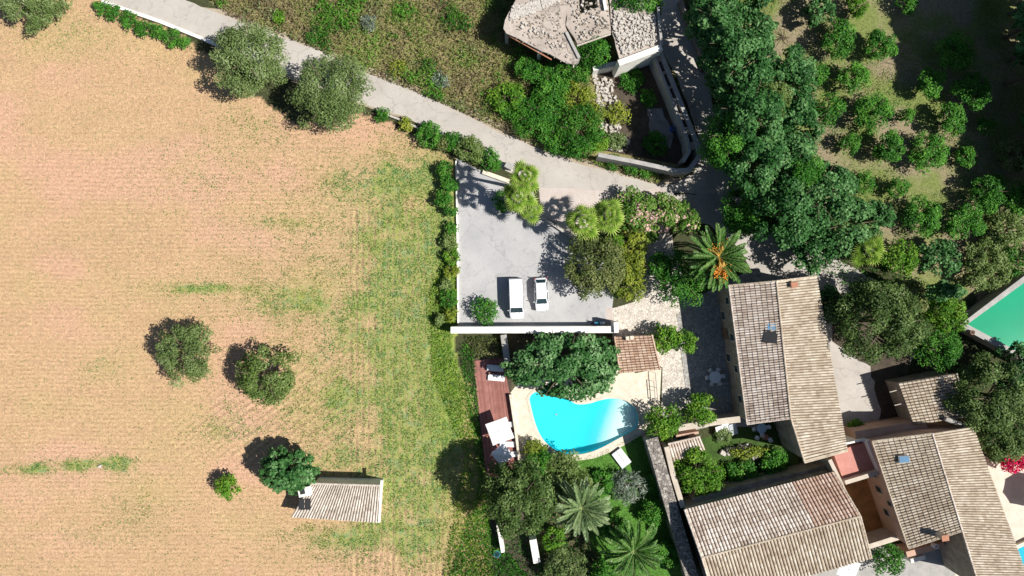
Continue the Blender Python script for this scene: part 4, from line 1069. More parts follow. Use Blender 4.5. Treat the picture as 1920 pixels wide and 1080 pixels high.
# --- House A: long house
def house_a():
    o0 = P(1450, 690); rt = empty('stone_house', o0)
    tag(rt, 'long stone house with a weathered tiled gable roof, right of the paved courtyard', 'house')
    e, rg = 5.6, 7.3
    a1, a2 = P(1366, 535, e), P(1400, 795, e); r1, r2 = P(1455, 527, rg), P(1482, 784, rg)
    e1, e3 = P(1530, 518, e), P(1588, 845, e - .1); w2 = P(1508, 867, rg - .2)
    em = e1.lerp(e3, .80)
    roof_slope(a1, a2, r2, r1, rt, M['tilespink'], origin=o0, seed=1, pitch=.29)
    roof_slope(em, e1, r1, r2, rt, M['tiles'], origin=o0, seed=2, pitch=.31)
    roof_slope(e3, em, r2, w2, rt, M['tiles'], origin=o0, seed=3, pitch=.31)
    up = Vector((0, 0, .1))
    cap_row([r1 + up, r2 + up, w2 + up], rt, M['tiles'], o0)
    cap_row([a1 + up * .8, a2 + up * .8], rt, M['tilespink'], o0, 'verge_tiles', .11)
    cap_row([a2 + up * .9, r2 + up * .9], rt, M['tilespink'], o0, 'verge_tiles', .11)
    cap_row([e3 + up * .9, w2 + up * .9], rt, M['tiles'], o0, 'verge_tiles', .11)
    cap_row([a1 + up * .9, r1 + up * .9, e1 + up * .9], rt, M['tiles'], o0, 'verge_tiles', .11)
    dz = Vector((0, 0, -.22))
    ring = [a1 + dz, r1 + dz, e1 + dz, em + dz, r2 + dz, a2 + dz]
    W = walls(inset(ring, .35), rt, M['oldwall'], o0)
    ring2 = [r2 + dz, em + dz, e3 + dz, w2 + dz]
    walls(inset(ring2, .3), rt, M['oldwall'], o0)
    A, B_ = inset(ring, .35)[0], inset(ring, .35)[5]
    for t, z, w, h, k in ((.1, 4.0, .8, 1.1, 'window'), (.22, 1.5, .9, 1.2, 'window'), (.36, 1.1, 1.1, 2.2, 'door'), (.38, 4.0, .8, 1.1, 'window'), (.55, 1.5, .9, 1.2, 'window'), (.62, 4.0, .8, 1.1, 'window'), (.85, 4.0, .8, 1.1, 'window')):
        opening(B_, A, 1 - t, z, w, h, rt, o0, k)
    sl = math.atan2(rg - e, (r1 - a1).length)
    skylight(1447, 612, 7.0, .9, .75, -.1, rt, o0, (0, -sl))
    p = P(1444, 631, 6.95); pn = MB().box((0, 0, 0), (1.5, 1.5, .08)).build('dark_panel', M['blackplastic'], rt); pn.location = p - o0 + Vector((0, 0, .1)); pn.rotation_euler = (0, -sl, -.1)
    chimney(1486, 534, 6.9, .5, .6, rt, o0)
house_a()

def house_b():
    o0 = P(1450, 1010); rt = empty('stone_house', o0)
    tag(rt, 'house with a wide striped tile roof and a reddish patch, at the bottom edge', 'house')
    e, rg = 4.6, 6.1
    n1, n2 = P(1283, 955, e), P(1563, 884, e); r1, r2 = P(1315, 1045, rg), P(1612, 967, rg); s1, s2 = P(1341, 1128, e), P(1633, 1046, e)
    def lp(a, b, t): return a.lerp(b, t)
    k = .72; nk, rk = lp(n1, n2, k), lp(r1, r2, k)
    roof_slope(nk, n1, r1, rk, rt, M['tilespink'], origin=o0, seed=5, pitch=.39)
    roof_slope(n2, nk, rk, r2, rt, M['tilesred'], origin=o0, seed=6, pitch=.39)
    roof_slope(s1, s2, r2, r1, rt, M['tiles'], origin=o0, seed=7, pitch=.39)
    up = Vector((0, 0, .12))
    cap_row([r1 + up, r2 + up], rt, M['tiles'], o0)
    cap_row([n1 + up, r1 + up, s1 + up], rt, M['tilespink'], o0, 'verge_tiles')
    cap_row([n2 + up, r2 + up, s2 + up], rt, M['tiles'], o0, 'verge_tiles')
    dz = Vector((0, 0, -.22))
    ring = inset([n1 + dz, n2 + dz, r2 + dz, s2 + dz, s1 + dz, r1 + dz], .3)
    walls(ring, rt, M['oldwall'], o0)
    for t in (.25, .7): opening(ring[0], ring[1], t, 2.0, 1.0, 1.3, rt, o0)
house_b()

def house_c():
    o0 = P(1760, 930); rt = empty('stone_house', o0)
    tag(rt, 'house with grey weathered tiles and one skylight, in the bottom right corner', 'house')
    e, rg = 5.5, 7.1
    a1, a2 = P(1634, 827, e), P(1702, 1028, e); r1, r2 = P(1747, 812, rg), P(1803, 995, rg)
    e1, e2 = P(1823, 800, e - .2), P(1896, 1000, e - .2); r3, e3 = P(1838, 1110, rg), P(1936, 1110, e - .2)
    roof_slope(a1, a2, r2, r1, rt, M['tiles'], origin=o0, seed=8, pitch=.31)
    roof_slope(e2, e1, r1, r2, rt, M['tiles'], origin=o0, seed=9, pitch=.31)
    roof_slope(e3, e2, r2, r3, rt, M['tiles'], origin=o0, seed=10, pitch=.31)
    up = Vector((0, 0, .1))
    cap_row([r1 + up, r2 + up, r3 + up], rt, M['tilespink'], o0)
    cap_row([a1 + up, r1 + up], rt, M['tiles'], o0, 'verge_tiles', .11)
    cap_row([a2 + up, r2 + up], rt, M['tiles'], o0, 'verge_tiles', .11)
    cap_row([a1 + up * .8, a2 + up * .8], rt, M['tiles'], o0, 'verge_tiles', .11)
    dz = Vector((0, 0, -.22))
    ring = inset([a1 + dz, r1 + dz, e1 + dz, e2 + dz, r2 + dz, a2 + dz], .3)
    walls(ring, rt, M['pinkwall'], o0)
    walls(inset([r2 + dz, e2 + dz, e3 + dz, r3 + dz], .25), rt, M['oldwall'], o0)
    A, B_ = ring[0], ring[5]
    for t, z, w, h in ((.36, 2.6, .8, 1.2), (.52, 2.6, .8, 1.2), (.62, 4.3, .6, .8), (.75, 2.6, .8, 1.0)):
        opening(B_, A, 1 - t, z, w, h, rt, o0)
    sl = math.atan2(rg - e, (r1 - a1).length)
    skylight(1695, 861, 6.5, 1.0, .7, .12, rt, o0, (0, -sl))
    chimney(1757, 1000, 6.3, 1.5, .65, rt, o0)
house_c()

def small_building(name, label, cat, quad, hs, mat, wallm, seed, wall=True, pitch=.42, course=.5, verge=None):
    """quad: eave a, eave b, top c, top d (px); hs: heights (eave, top)"""
    pts = [P(*quad[0], hs[0]), P(*quad[1], hs[0]), P(*quad[2], hs[1]), P(*quad[3], hs[1])]
    c = sum(pts, Vector()) / 4; o0 = Vector((c.x, c.y, 0)); rt = empty(name, o0); tag(rt, label, cat)
    roof_slope(*pts, rt, mat, origin=o0, seed=seed, pitch=pitch, course=course)
    up = Vector((0, 0, .1))
    cap_row([pts[3] + up, pts[2] + up], rt, mat, o0)
    if verge: cap_row([pts[0] + up, pts[1] + up], rt, mat, o0, 'verge_tiles', .1)
    if wall: walls(inset([p + Vector((0, 0, -.2)) for p in pts], .2), rt, wallm, o0)
    return rt, o0, pts
# field hut : eave south, high side north
rt, o0, pts = small_building('field_hut', 'small white field hut with a single sloping tile roof, alone in the field', 'hut', [(546, 969), (708, 979), (713, 910), (583, 906)], (2.5, 3.3), M['tilespale'], M['white'], 20, pitch=.31)
MB().box((P(573, 920, 3.3).x, P(573, 920, 3.3).y, 2.9), (1.5, 1.1, 1.9), .2).build('chimney', M['white'], rt, o0, bevel=.03)
p = P(567, 922, 3.87); MB().box((p.x, p.y, 3.87), (.6, .6, .04), .2).build('flue_opening', M['blackplastic'], rt, o0)
for px in (566, 578):
    p = P(px, 945, 2.95); q = MB().box((0, 0, 0), (.62, 1.4, .1)).build('roof_dark_slab', M['blackplastic'], rt); q.location = p - o0 + Vector((0, 0, .1)); q.rotation_euler = (.17, 0, -.05)  # flat dark box laid on the tiles below the chimney
pE = [P(716, 900, 3.4), P(711, 979, 2.7)]
MB().beam(pE[0], pE[1], .28, .25).build('parapet', M['white'], rt, o0)
# pool house roof
rt, o0, pts = small_building('pool_shed', 'small shed with an orange-brown tiled roof beside the courtyard', 'shed', [(1152, 631), (1162, 700), (1237, 693), (1222, 628)], (2.3, 3.0), M['tilesorange'], M['pinkwall'], 21, verge=True, pitch=.32)
for k, (x, y) in enumerate([(1176, 634), (1184, 633)]):
    p = P(x, y, 2.75); MB().box((p.x, p.y, 2.85), (.5, .55, .5), .1, .8).build('block', M['coping'], rt, o0)
rt, o0, pts = small_building('lean_to_shed', 'lean-to with a grey-brown striped roof in the enclosed garden', 'shed', [(1262, 865), (1322, 842), (1312, 818), (1252, 832)], (2.2, 2.8), M['tilespink'], M['oldwall'], 22, pitch=.33)
rt, o0, pts = small_building('outbuilding', 'outbuilding with a half-shaded tile roof, right of the yard', 'outbuilding', [(1684, 718), (1713, 797), (1815, 782), (1792, 700)], (3.4, 4.4), M['tiles'], M['oldwall'], 23, pitch=.36)
for (x, y) in ((1668, 735), (1677, 760)):
    a = P(x, y, 3.0); b = P(x + 20, y - 5, 3.0); MB().tube([a, b], .07, 6).build('roof_pole', M['palewood'], rt, o0)
MB().tube([P(1772, 785, 4.4), P(1806, 797, 4.4)], .28, 10).build('chimney_pipe', M['greywall'], rt, o0)

# ---------------------------------------------------------------- walls
def wall_line(name, label, pts, w, h, mat, cat='wall', capm=None, z0=-.05, closed=False, hs=None):
    W = [P(x, y, h) for x, y in pts]
    n = len(W); Lf = []; Rt = []
    for i in range(n):
        if closed: d = (W[(i + 1) % n] - W[i - 1])
        else: d = W[min(i + 1, n - 1)] - W[max(i - 1, 0)]
        d.z = 0; d.normalize(); s = Vector((-d.y, d.x, 0)) * w / 2
        if 0 < i < n - 1 or closed:
            d1 = (W[i] - W[i - 1]); d1.z = 0; d1.normalize(); c = max(.5, d1.dot(d)); s = s / c
        Lf.append(W[i] + s); Rt.append(W[i] - s)
    o0 = Vector((W[0].x, W[0].y, 0)) if not closed else Vector((0, 0, 0))
    mb = MB()
    for i in range(n if closed else n - 1):
        j = (i + 1) % n
        a, b, c, d = Lf[i], Lf[j], Rt[j], Rt[i]; hh = h
        vs = [(q.x, q.y, z0) for q in (a, b, c, d)] + [(q.x, q.y, hh) for q in (a, b, c, d)]
        fs = [(4, 7, 6, 5), (0, 1, 5, 4), (2, 3, 7, 6)]
        if not closed and i == 0: fs.append((3, 0, 4, 7))
        if not closed and j == n - 1: fs.append((1, 2, 6, 5))
        mb.add(vs, [f[::-1] for f in fs])
    o = mb.build(name, mat, None, o0, bevel=0)
    tag(o, label, cat); return o

wall_line('boundary_wall', 'long straight white wall between the parking area and the pool garden', [(845, 619), (1150, 618)], .8, 2.4, M['white'])
wall_line('gate_pillar', 'short white pillar at the right end of the long white wall', [(1155, 604), (1156, 624)], .55, 2.8, M['white'], 'pillar')
wall_line('garden_wall', 'short grey wall running from the long white wall towards the deck', [(944, 628), (951, 678)], .75, 1.3, M['greywall'])
wall_line('terrace_edge', 'low cream edge wall between the brown deck and the pool terrace', [(957, 740), (966, 800), (975, 872), (981, 895)], .32, .75, M['coping'])
wall_line('garden_wall', 'narrow white wall end at the bottom, beside the turquoise tub', [(934, 985), (943, 1036)], .42, 1.6, M['white'])
wall_line('garden_wall', 'short thick white wall end below the tall dark tree', [(999, 1012), (1007, 1056)], .85, 1.6, M['white'])
wall_line('retaining_wall', 'long dark dry-stone retaining wall right of the lawn', [(1222, 822), (1236, 870), (1262, 960), (1300, 1090)], 1.5, 3.1, M['drystone'])
wall_line('garden_wall', 'cream wall top right of the dry-stone wall, left of the enclosed garden', [(1250, 838), (1262, 890), (1281, 952)], .6, 3.1, M['cream'])
wall_line('garden_wall', 'cream wall along the top of the enclosed garden', [(1272, 803), (1338, 792), (1388, 786)], .75, 2.4, M['cream'])
wall_line('garden_wall', 'thin cream wall parallel below the top wall of the enclosed garden', [(1268, 818), (1310, 811)], .3, 2.2, M['pinkwall'])
wall_line('garden_wall', 'grey wall strip between the enclosed garden and the striped roof', [(1300, 942), (1400, 915), (1500, 893), (1555, 878)], 1.0, 2.8, M['oldwall'])
wall_line('yard_wall', 'curving cream parapet between the two roofs, left of the red terrace', [(1556, 862), (1572, 895), (1592, 940)], .45, 4.6, M['cream'])
wall_line('yard_wall', 'cream wall top between the red terrace and the ochre yard', [(1585, 905), (1648, 886)], .5, 4.2, M['cream'])
wall_line('yard_wall', 'cream wall at the lower end of the ochre yard', [(1627, 1026), (1690, 1006)], .6, 3.0, M['cream'])
wall_line('yard_wall', 'wide pinkish wall top above the grey-tiled house', [(1604, 818), (1680, 806), (1738, 796)], 1.2, 3.4, M['pinkwall'])
wall_line('yard_wall', 'white parapet between the red terrace and the grey-tiled house', [(1628, 826), (1651, 882)], .4, 4.4, M['white'])
wall_line('yard_wall', 'short white parapet at the upper end of the red terrace', [(1586, 832), (1624, 824)], .22, 4.0, M['white'])
wall_line('yard_wall', 'pierced white parapet in the yard right of the feathery green tree', [(1708, 1052), (1735, 1045)], .5, 2.0, M['white'])
wall_line('yard_wall', 'pinkish wall below the chimney of the grey-tiled house', [(1700, 1040), (1770, 1022)], .7, 2.4, M['pinkwall'])
wall_line('parking_kerb', 'thin pale kerb on the left side of the parking area', [(855, 300), (857, 420), (859, 608)], .18, .35, M['white'], 'kerb')
wall_line('gate_kerb', 'diagonal kerb between the forecourt and the parking area', [(1015, 406), (1060, 436), (1092, 452)], .3, .5, M['road'], 'kerb')
wall_line('road_kerb', 'pale kerb wall along the field side of the top left road', [(190, 2), (300, 40), (390, 76), (470, 112)], .42, .4, M['white'], 'kerb')
wall_line('road_kerb', 'thin kerb between the road and the bushes above the parking area', [(712, 210), (745, 222), (785, 240)], .25, .4, M['road'], 'kerb')
wall_line('stone_edging', 'low broken stone edging left of the fan palms', [(905, 322), (930, 331), (955, 340)], .5, .4, M['coping'], 'edging')
wall_line('lane_wall', 'low rough wall along the right side of the shaded lane', [(1276, 0), (1300, 60), (1330, 135)], .5, .9, M['oldwall'])
sheet('ruin_verge', [(0, 0)] * 0 or [(1120, 292), (1260, 322), (1240, 340), (1110, 305)], .01, M['darkyard'])

# red terrace and ochre yard
o = MB().prism([tuple(P(x, y, 3.4).xy) for x, y in ((1562, 848), (1628, 828), (1652, 884), (1584, 908))], 0, 3.4).build('roof_terrace', M['redfloor'])
tag(o, 'red tiled roof terrace between the long house and the grey-tiled house', 'terrace')
sheet('ochre_yard', [(1560, 880), (1640, 860), (1700, 1010), (1600, 1040)], .016, M['ochre'])

# raised cistern
def cistern():
    o0 = P(1860, 620); rt = empty('water_cistern', o0); tag(rt, 'large raised stone cistern filled with green water at the right edge', 'cistern')
    h = 2.2
    out = [P(1797, 611, h), P(1930, 510, h), P(2090, 620, h), P(1950, 695, h)]
    inn = [P(1814, 608, h), P(1930, 523, h), P(2066, 622, h), P(1944, 678, h)]
    mb = MB(); n = 4
    for i in range(n):
        j = (i + 1) % n
        vs = [(out[i].x, out[i].y, -.05), (out[j].x, out[j].y, -.05), (out[j].x, out[j].y, h), (out[i].x, out[i].y, h), (inn[i].x, inn[i].y, h), (inn[j].x, inn[j].y, h), (inn[j].x, inn[j].y, .5), (inn[i].x, inn[i].y, .5)]
        mb.add(vs, [(0, 1, 2, 3), (3, 2, 5, 4), (4, 5, 6, 7)])
    mb.build('wall', M['greywall'], rt, o0)
    mb = MB().add([(p.x, p.y, h - .25) for p in inn], [(0, 3, 2, 1)]); mb.build('water', M['greenwater'], rt, o0)
cistern()
p = P(1820, 623, 2.2)
rt = MB().disc((p.x, p.y), .22, 2.2, 2.6, 14, .3).build('flower_pot', M['terracotta'], None, (p.x, p.y, 2.2)); tag(rt, 'terracotta pot standing on the cistern rim', 'pot')
MB().disc((p.x, p.y), .26, 2.6, 2.605, 14).build('soil', M['darkyard'], rt, (p.x, p.y, 2.2))

# second pool corner at the right edge
def corner_pool():
    pts = [(1897, 1035), (1945, 1012), (2010, 1110), (1925, 1140)]
    o0 = P(1930, 1070); rt = empty('swimming_pool', o0); tag(rt, 'turquoise pool corner cut by the bottom right corner of the photo', 'swimming pool')
    W = [P(x, y, .5) for x, y in pts]
    MB().prism([tuple(((P(1940, 1075, .5)).lerp(w, 1.13)).xy) for w in W], 0, .5).build('rim', M['coping'], rt, o0)
    MB().prism([tuple(w.xy) for w in W], .4, .51).build('water', mat_plain('turquoise_water', (.02, .42, .55), .06, spec=.6), rt, o0)
corner_pool()

# ---------------------------------------------------------------- ruin
def ruin():
    o0 = P(1100, 50); rt = empty('ruined_building', o0); tag(rt, 'ruined building with a broken fan-shaped roof slab and loose rubble', 'ruin')
    h = 4.6
    plates = [[(990, -60), (962, 10), (946, 36), (943, 52), (950, 62), (1062, 118), (1076, 122), (1086, 112), (1060, 48), (1066, 0), (1064, -60)],
              [(1062, 46), (1068, -60), (1082, -60), (1088, 27), (1120, 14), (1116, -60), (1134, -60), (1146, 62), (1082, 82)],
              [(1136, -60), (1232, -60), (1232, 15), (1237, 84), (1162, 112), (1148, 62)]]
    for i, pl in enumerate(plates):
        z = h - i * .04
        MB().prism([tuple(P(x, y, z).xy) for x, y in rough_edge(pl, 1.2, 12, i)], z - .28, z).build('roof_slab', M['slab'], rt, o0)
    # walls under the slab
    def wl(pts, w, hh, m):
        for a, b in zip(pts[:-1], pts[1:]):
            A, B_ = P(*a, hh), P(*b, hh); A.z = B_.z = hh / 2; MB().beam(A, B_, w, hh).build('wall', m, rt, o0)
    wl([(992, -50), (966, 12), (951, 38), (949, 52)], .4, h - .3, M['oldwall'])
    wl([(1062, 60), (1086, 108)], .35, h + .25, M['greywall'])
    wl([(1126, -40), (1136, 18)], .35, h + .4, M['white'])
    wl([(1234, 12), (1241, 84)], .28, h + .5, M['greywall'])
    wl([(1160, 118), (1241, 88)], .7, h + .3, M['white'])
    wl([(1112, 128), (1160, 118)], .6, 2.0, M['white'])
    # rafters sticking out of the torn edge
    for k in range(11):
        f = k / 10; x = 956 + (1074 - 956) * f; y = 62 + (122 - 62) * f - 2
        a = P(x + 3, y - 8, h - .2); b = P(x + 1, y + 6 + (k % 3), h - .2); MB().beam(a, b, .12, .16).build('rafter', M['palewood'], rt, o0)
    MB().beam(P(952, 66, h - .5), P(1034, 112, h - .5), .14, .18).build('edge_beam', M['terracotta'], rt, o0)
    a, b = P(1082, 86, h + .2), P(1145, 64, h + .2); MB().beam(a, b, .16, .16).build('beam', M['palewood'], rt, o0)
    for x, y in ((950, 70), (1010, 105)):
        MB().box((P(x, y, h / 2).x, P(x, y, h / 2).y, h / 2 - .2), (.4, .4, h - .4)).build('post', M['greywall'], rt, o0)
ruin()
stones('roof_rubble', [[(1150, 20), (1228, 30), (1234, 80), (1168, 104), (1150, 60)], [(960, 12), (1040, -5), (1055, 0), (1000, 25), (955, 40)]], 700, .26, M['rubble'], 'loose broken tiles and stones lying on the ruined roof slab', 4, 4.6, 4.6)
stones('roof_rubble', [[(950, 40), (1050, 20), (1065, 110), (1000, 85)], [(1066, 0), (1140, 2), (1143, 58), (1086, 76)]], 150, .2, M['oldwall'], 'small dark debris spread over the left and middle parts of the ruined roof slab', 25, 4.6, 4.6)
stones('roof_rubble', [[(955, 35), (1050, 60), (1070, 110), (1040, 95)], [(1060, 0), (1140, 5), (1140, 55), (1085, 75)]], 34, .32, M['rubble'], 'scattered stones on the smooth left part of the ruined roof slab', 5, 4.6, 4.6)
stones('yard_rubble', [[(1110, 140), (1150, 150), (1165, 260), (1130, 270), (1120, 200)]], 230, .38, M['rubble'], 'pale stone rubble along the left side of the ruin yard', 6)
stones('yard_rubble', [[(1150, 255), (1185, 262), (1170, 285), (1140, 280)]], 60, .35, M['rubble'], 'whitish debris in the lower left of the ruin yard', 7)
stones('roadside_rubble', [[(1240, 130), (1256, 132), (1258, 145), (1244, 142)]], 40, .3, M['rubble'], 'small heap of pale stones at the lane beside the ruin', 8)
stones('lane_rubble', [[(1290, 160), (1330, 260), (1350, 340), (1310, 330), (1300, 220)]], 70, .14, M['rubble'], 'small pale stones strewn over the shaded lane', 9)
wall_line('yard_wall', 'outer grey wall along the right side of the ruin yard', [(1238, 96), (1270, 175), (1305, 262), (1313, 290), (1294, 318), (1268, 320), (1190, 303), (1122, 290)], .5, 3.0, M['greywall'])
wall_line('yard_wall', 'thinner inner wall along the right side of the ruin yard', [(1228, 108), (1258, 180), (1290, 262), (1293, 285), (1282, 303)], .32, 2.9, M['greywall'])
for k in range(7):
    f = k / 6; a = (1230 + (1292 - 1230) * f, 110 + (275 - 110) * f); b = (a[0] + 11, a[1] - 3)
    A, B_ = P(*a, 2.8), P(*b, 2.8); o = MB().beam(Vector((A.x, A.y, 1.4)), Vector((B_.x, B_.y, 1.4)), .9 if k in (0, 3, 4, 5, 6) else .3, 2.78).build('cross_wall', M['oldwall'], None, (A.x, A.y, 0))
    tag(o, '%s cross wall from the top joining the two walls of the ruin yard' % ORD[k], 'wall', 'cross walls of the ruin yard')
p = P(1262, 240, .9); rt = MB().disc((p.x, p.y), .3, 0, .85, 16, .33).build('barrel', M['blue'], None, (p.x, p.y, 0)); tag(rt, 'blue barrel standing in the dark ruin yard', 'barrel')
MB().disc((p.x, p.y), .26, .85, .9, 16, .24).build('lid', M['blackplastic'], rt, (p.x, p.y, 0))

# ---------------------------------------------------------------- vehicles
def loft(secs):
    mb = MB(); n = len(secs[0])
    for s in secs: mb.v += s
    for i in range(len(secs) - 1):
        for k in range(n - 1):
            mb.f.append((i * n + k, i * n + k + 1, (i + 1) * n + k + 1, (i + 1) * n + k))
    mb.f.append(tuple(range(n))[::-1]); mb.f.append(tuple((len(secs) - 1) * n + k for k in range(n)))
    return mb
def vehicle(name, label, px, py, ang, Lc, W, Ht, stations, cab, cat='car'):
    c = P(px, py, Ht * .6); rt = empty(name, (c.x, c.y, 0.012), ang); tag(rt, label, cat)
    secs = []
    for (s, wf, zt) in stations:      # s in -.5(front)...5, width factor, deck height
        y = s * Lc; w = W / 2 * wf
        half = [(w * .86, .22), (w * .97, .34), (w, .55), (w * .985, zt * .82), (w * .93, zt * .95), (w * .78, zt * 1.0), (w * .35, zt * 1.025), (0, zt * 1.03)]
        pts = [(x, y, z) for x, z in half] + [(-x, y, z) for x, z in half[-2::-1]]
        secs.append(pts)
    b = loft(secs).build('body', M['carwhite'], rt, smooth=True)
    b.modifiers.new('sub', 'SUBSURF').levels = 1; b.modifiers['sub'].render_levels = 1
    fb, ft, rtp, rb, zb, wb, wt = cab   # y of front base, front top, rear top, rear base, belt z, widths
    zt = Ht
    base = [(-wb, fb), (wb, fb), (wb, rb), (-wb, rb)]; top = [(-wt, ft), (wt, ft), (wt, rtp), (-wt, rtp)]
    B3 = [Vector((x, y, zb)) for x, y in base]; T3 = [Vector((x, y, zt - .07)) for x, y in top]
    mb = MB(); mb.add(B3 + T3, [(0, 1, 5, 4), (1, 2, 6, 5), (2, 3, 7, 6), (3, 0, 4, 7), (4, 5, 6, 7)])
    cbn = mb.build('cabin', M['carwhite'], rt, bevel=.05)
    # roof panel crowned
    g = MB(); nx, ny = 7, 9
    for j in range(ny):
        for i in range(nx):
            u = i / (nx - 1) * 2 - 1; v = j / (ny - 1)
            x = wt * 1.0 * u; y = ft + (rtp - ft) * v
            z = zt - .06 + .06 * (1 - u ** 4) * (1 - (2 * v - 1) ** 6)
            g.v.append((x, y, z))
    for j in range(ny - 1):
        for i in range(nx - 1):
            q = j * nx + i; g.f.append((q, q + 1, q + nx + 1, q + nx))
    g.build('roof', M['carwhite'], rt, smooth=True)
    def pane(nm, q, m=.1, mat='glass', mt=.12):
        a, b2, c2, d = q; n = (b2 - a).cross(d - a).normalized()
        cen = (a + b2 + c2 + d) / 4
        if n.dot(cen - Vector((0, (fb + rb) / 2, zb))) < 0: n = -n
        def bl(u, v): return (a * (1 - u) + b2 * u) * (1 - v) + (d * (1 - u) + c2 * u) * v + n * .018
        k = MB(); k.add([bl(m, .06), bl(1 - m, .06), bl(1 - m, 1 - mt), bl(m, 1 - mt)], [(0, 1, 2, 3)])
        o = k.build(nm, M[mat], rt); sm = o.modifiers.new('solid', 'SOLIDIFY'); sm.thickness = .012; return o
    ws = pane('windscreen', (B3[0], B3[1], T3[1], T3[0]), .07, mt=.03); pane('rear_window', (B3[2], B3[3], T3[3], T3[2]), .1)
    for s_, q in ((1, (B3[1], B3[2], T3[2], T3[1])), (-1, (B3[3], B3[0], T3[0], T3[3]))):
        a, b2, c2, d = q; m1, m2 = (a + b2) / 2, (c2 + d) / 2
        pane('side_window', (a, m1, m2, d), .06); pane('side_window', (m1, b2, c2, m2), .06)
    for s_ in (-1, 1):
        wi = MB().beam(Vector((s_ * wb * .35, fb - .03, zb + .02)), Vector((s_ * wb * .35 + .35, fb + (ft - fb) * .35, zb + (zt - zb) * .36 + .03)), .02, .02).build('wiper', M['blackplastic'], ws)
    wr = .33
    for sx in (-1, 1):
        for sy in (-.31, .29):
            y = sy * Lc
            tyre = MB().tube([(sx * (W / 2 - .22), y, wr), (sx * (W / 2 - .01), y, wr)], wr, 20).build('wheel', M['tyre'], rt)
            MB().tube([(sx * (W / 2 - .02), y, wr), (sx * (W / 2 + .005), y, wr)], wr * .62, 16).build('rim', M['rim'], tyre)
        MB().box((sx * (W / 2 + .09), fb + .28, zb + .06), (.2, .1, .15), 0, .8).build('wing_mirror', M['carwhite'], rt, bevel=.02)
        MB().box((sx * W * .36, -Lc / 2 + .17, .66), (.34, .2, .16), sx * .3, .7).build('headlight', M['lamp'], rt, bevel=.02)
        MB().box((sx * W * .42, Lc / 2 - .06, .85), (.18, .1, .3), 0).build('tail_light', M['redlamp'], rt, bevel=.02)
    return rt
van_st = [(-.5, .62, .62), (-.485, .82, .78), (-.45, .93, .9), (-.38, .99, 1.02), (-.3, 1, 1.12), (-.1, 1, 1.14), (.2, 1, 1.14), (.45, .99, 1.14), (.49, .95, 1.1), (.5, .88, .9)]
vehicle('white_van', 'white van parked on the left of the two vehicles', 968, 560, .03, 5.1, 1.9, 1.95, van_st, (-1.72, -1.08, 2.38, 2.5, 1.1, .90, .80), 'van')
car_st = [(-.5, .5, .55), (-.485, .74, .64), (-.44, .9, .76), (-.35, .97, .86), (-.22, 1, .92), (0, 1, .93), (.25, 1, .95), (.4, .95, .95), (.47, .85, .9), (.5, .66, .72)]
vehicle('white_car', 'white car with rounded tail parked on the right of the two vehicles', 1015, 552, .05, 4.2, 1.76, 1.45, car_st, (-1.18, -.52, 1.38, 1.86, .9, .80, .62), 'car')

# ---------------------------------------------------------------- garden furniture
def lounger(label, px, py, ang, Ln=2.0, W=.72, h=.4, group=None, two=False, z=0.0, back=.25):
    c = P(px, py, h); rt = empty('sun_lounger', (c.x, c.y, z), ang); tag(rt, label, 'sun lounger', group)
    MB().box((0, 0, h - .12), (Ln, W, .07)).build('frame', M['trimwhite'], rt, bevel=.01)
    for sx in (-1, 1):
        for sy in (-1, 1): MB().box((sx * Ln * .42, sy * W * .42, (h - .15) / 2), (.06, .06, h - .15)).build('leg', M['trimwhite'], rt)
    for k in ((-1, 1) if two else (0,)):
        w = W / (2.12 if two else 1.06); y = k * W * .25
        MB().box((Ln * .14, y, h - .035), (Ln * .7, w, .1)).build('mattress', M['fabric'], rt, bevel=.03)
        b = MB().box((Ln * .16, 0, 0), (Ln * .32, w, .1)).build('backrest', M['fabric'], rt, bevel=.03)
        b.location = (-Ln * .21 - .0, y, h - .03); b.rotation_euler = (0, back, math.pi); b.location.z = h - .02
    return rt
lounger('grey-white lounger at the upper end of the brown deck, upper one of two', 928, 690.5, -.08 + math.pi, 2.05, .78, group='loungers on the deck')
lounger('grey-white lounger on the brown deck, lower one of the shaded two', 930, 708.5, -.08 + math.pi, 2.05, .78, group='loungers on the deck')
lounger('white lounger at the upper edge of the larger parasol', 953, 796, .0 + math.pi, 1.9, .7, group='loungers on the deck')
lounger('white lounger poking out from the right side of the larger parasol', 955, 817, .05 + math.pi, 1.9, .7, group='loungers on the deck')
lounger('white lounger between the two white parasols', 951, 833, -.05 + math.pi, 1.9, .7, group='loungers on the deck')
lounger('white lounger beside the smaller lower parasol', 956, 852, 0.05 + math.pi, 1.9, .7, group='loungers on the deck')
lounger('double white lounger standing tilted on the lawn by the pool', 1165, 859, math.radians(-53) + math.pi, 2.2, 1.45, two=True, back=.12)
sheet('deck', [(887, 677), (943, 668), (956, 742), (960, 790), (972, 870), (980, 905), (916, 905), (908, 860)], .12, M['deck'])
MB().prism([tuple(P(x, y).xy) for x, y in [(888, 678), (942, 669), (955, 742), (959, 790), (971, 870), (979, 904), (917, 904), (909, 860)]], -.02, .115).build('deck_frame', M['wood'])['kind'] = 'structure'

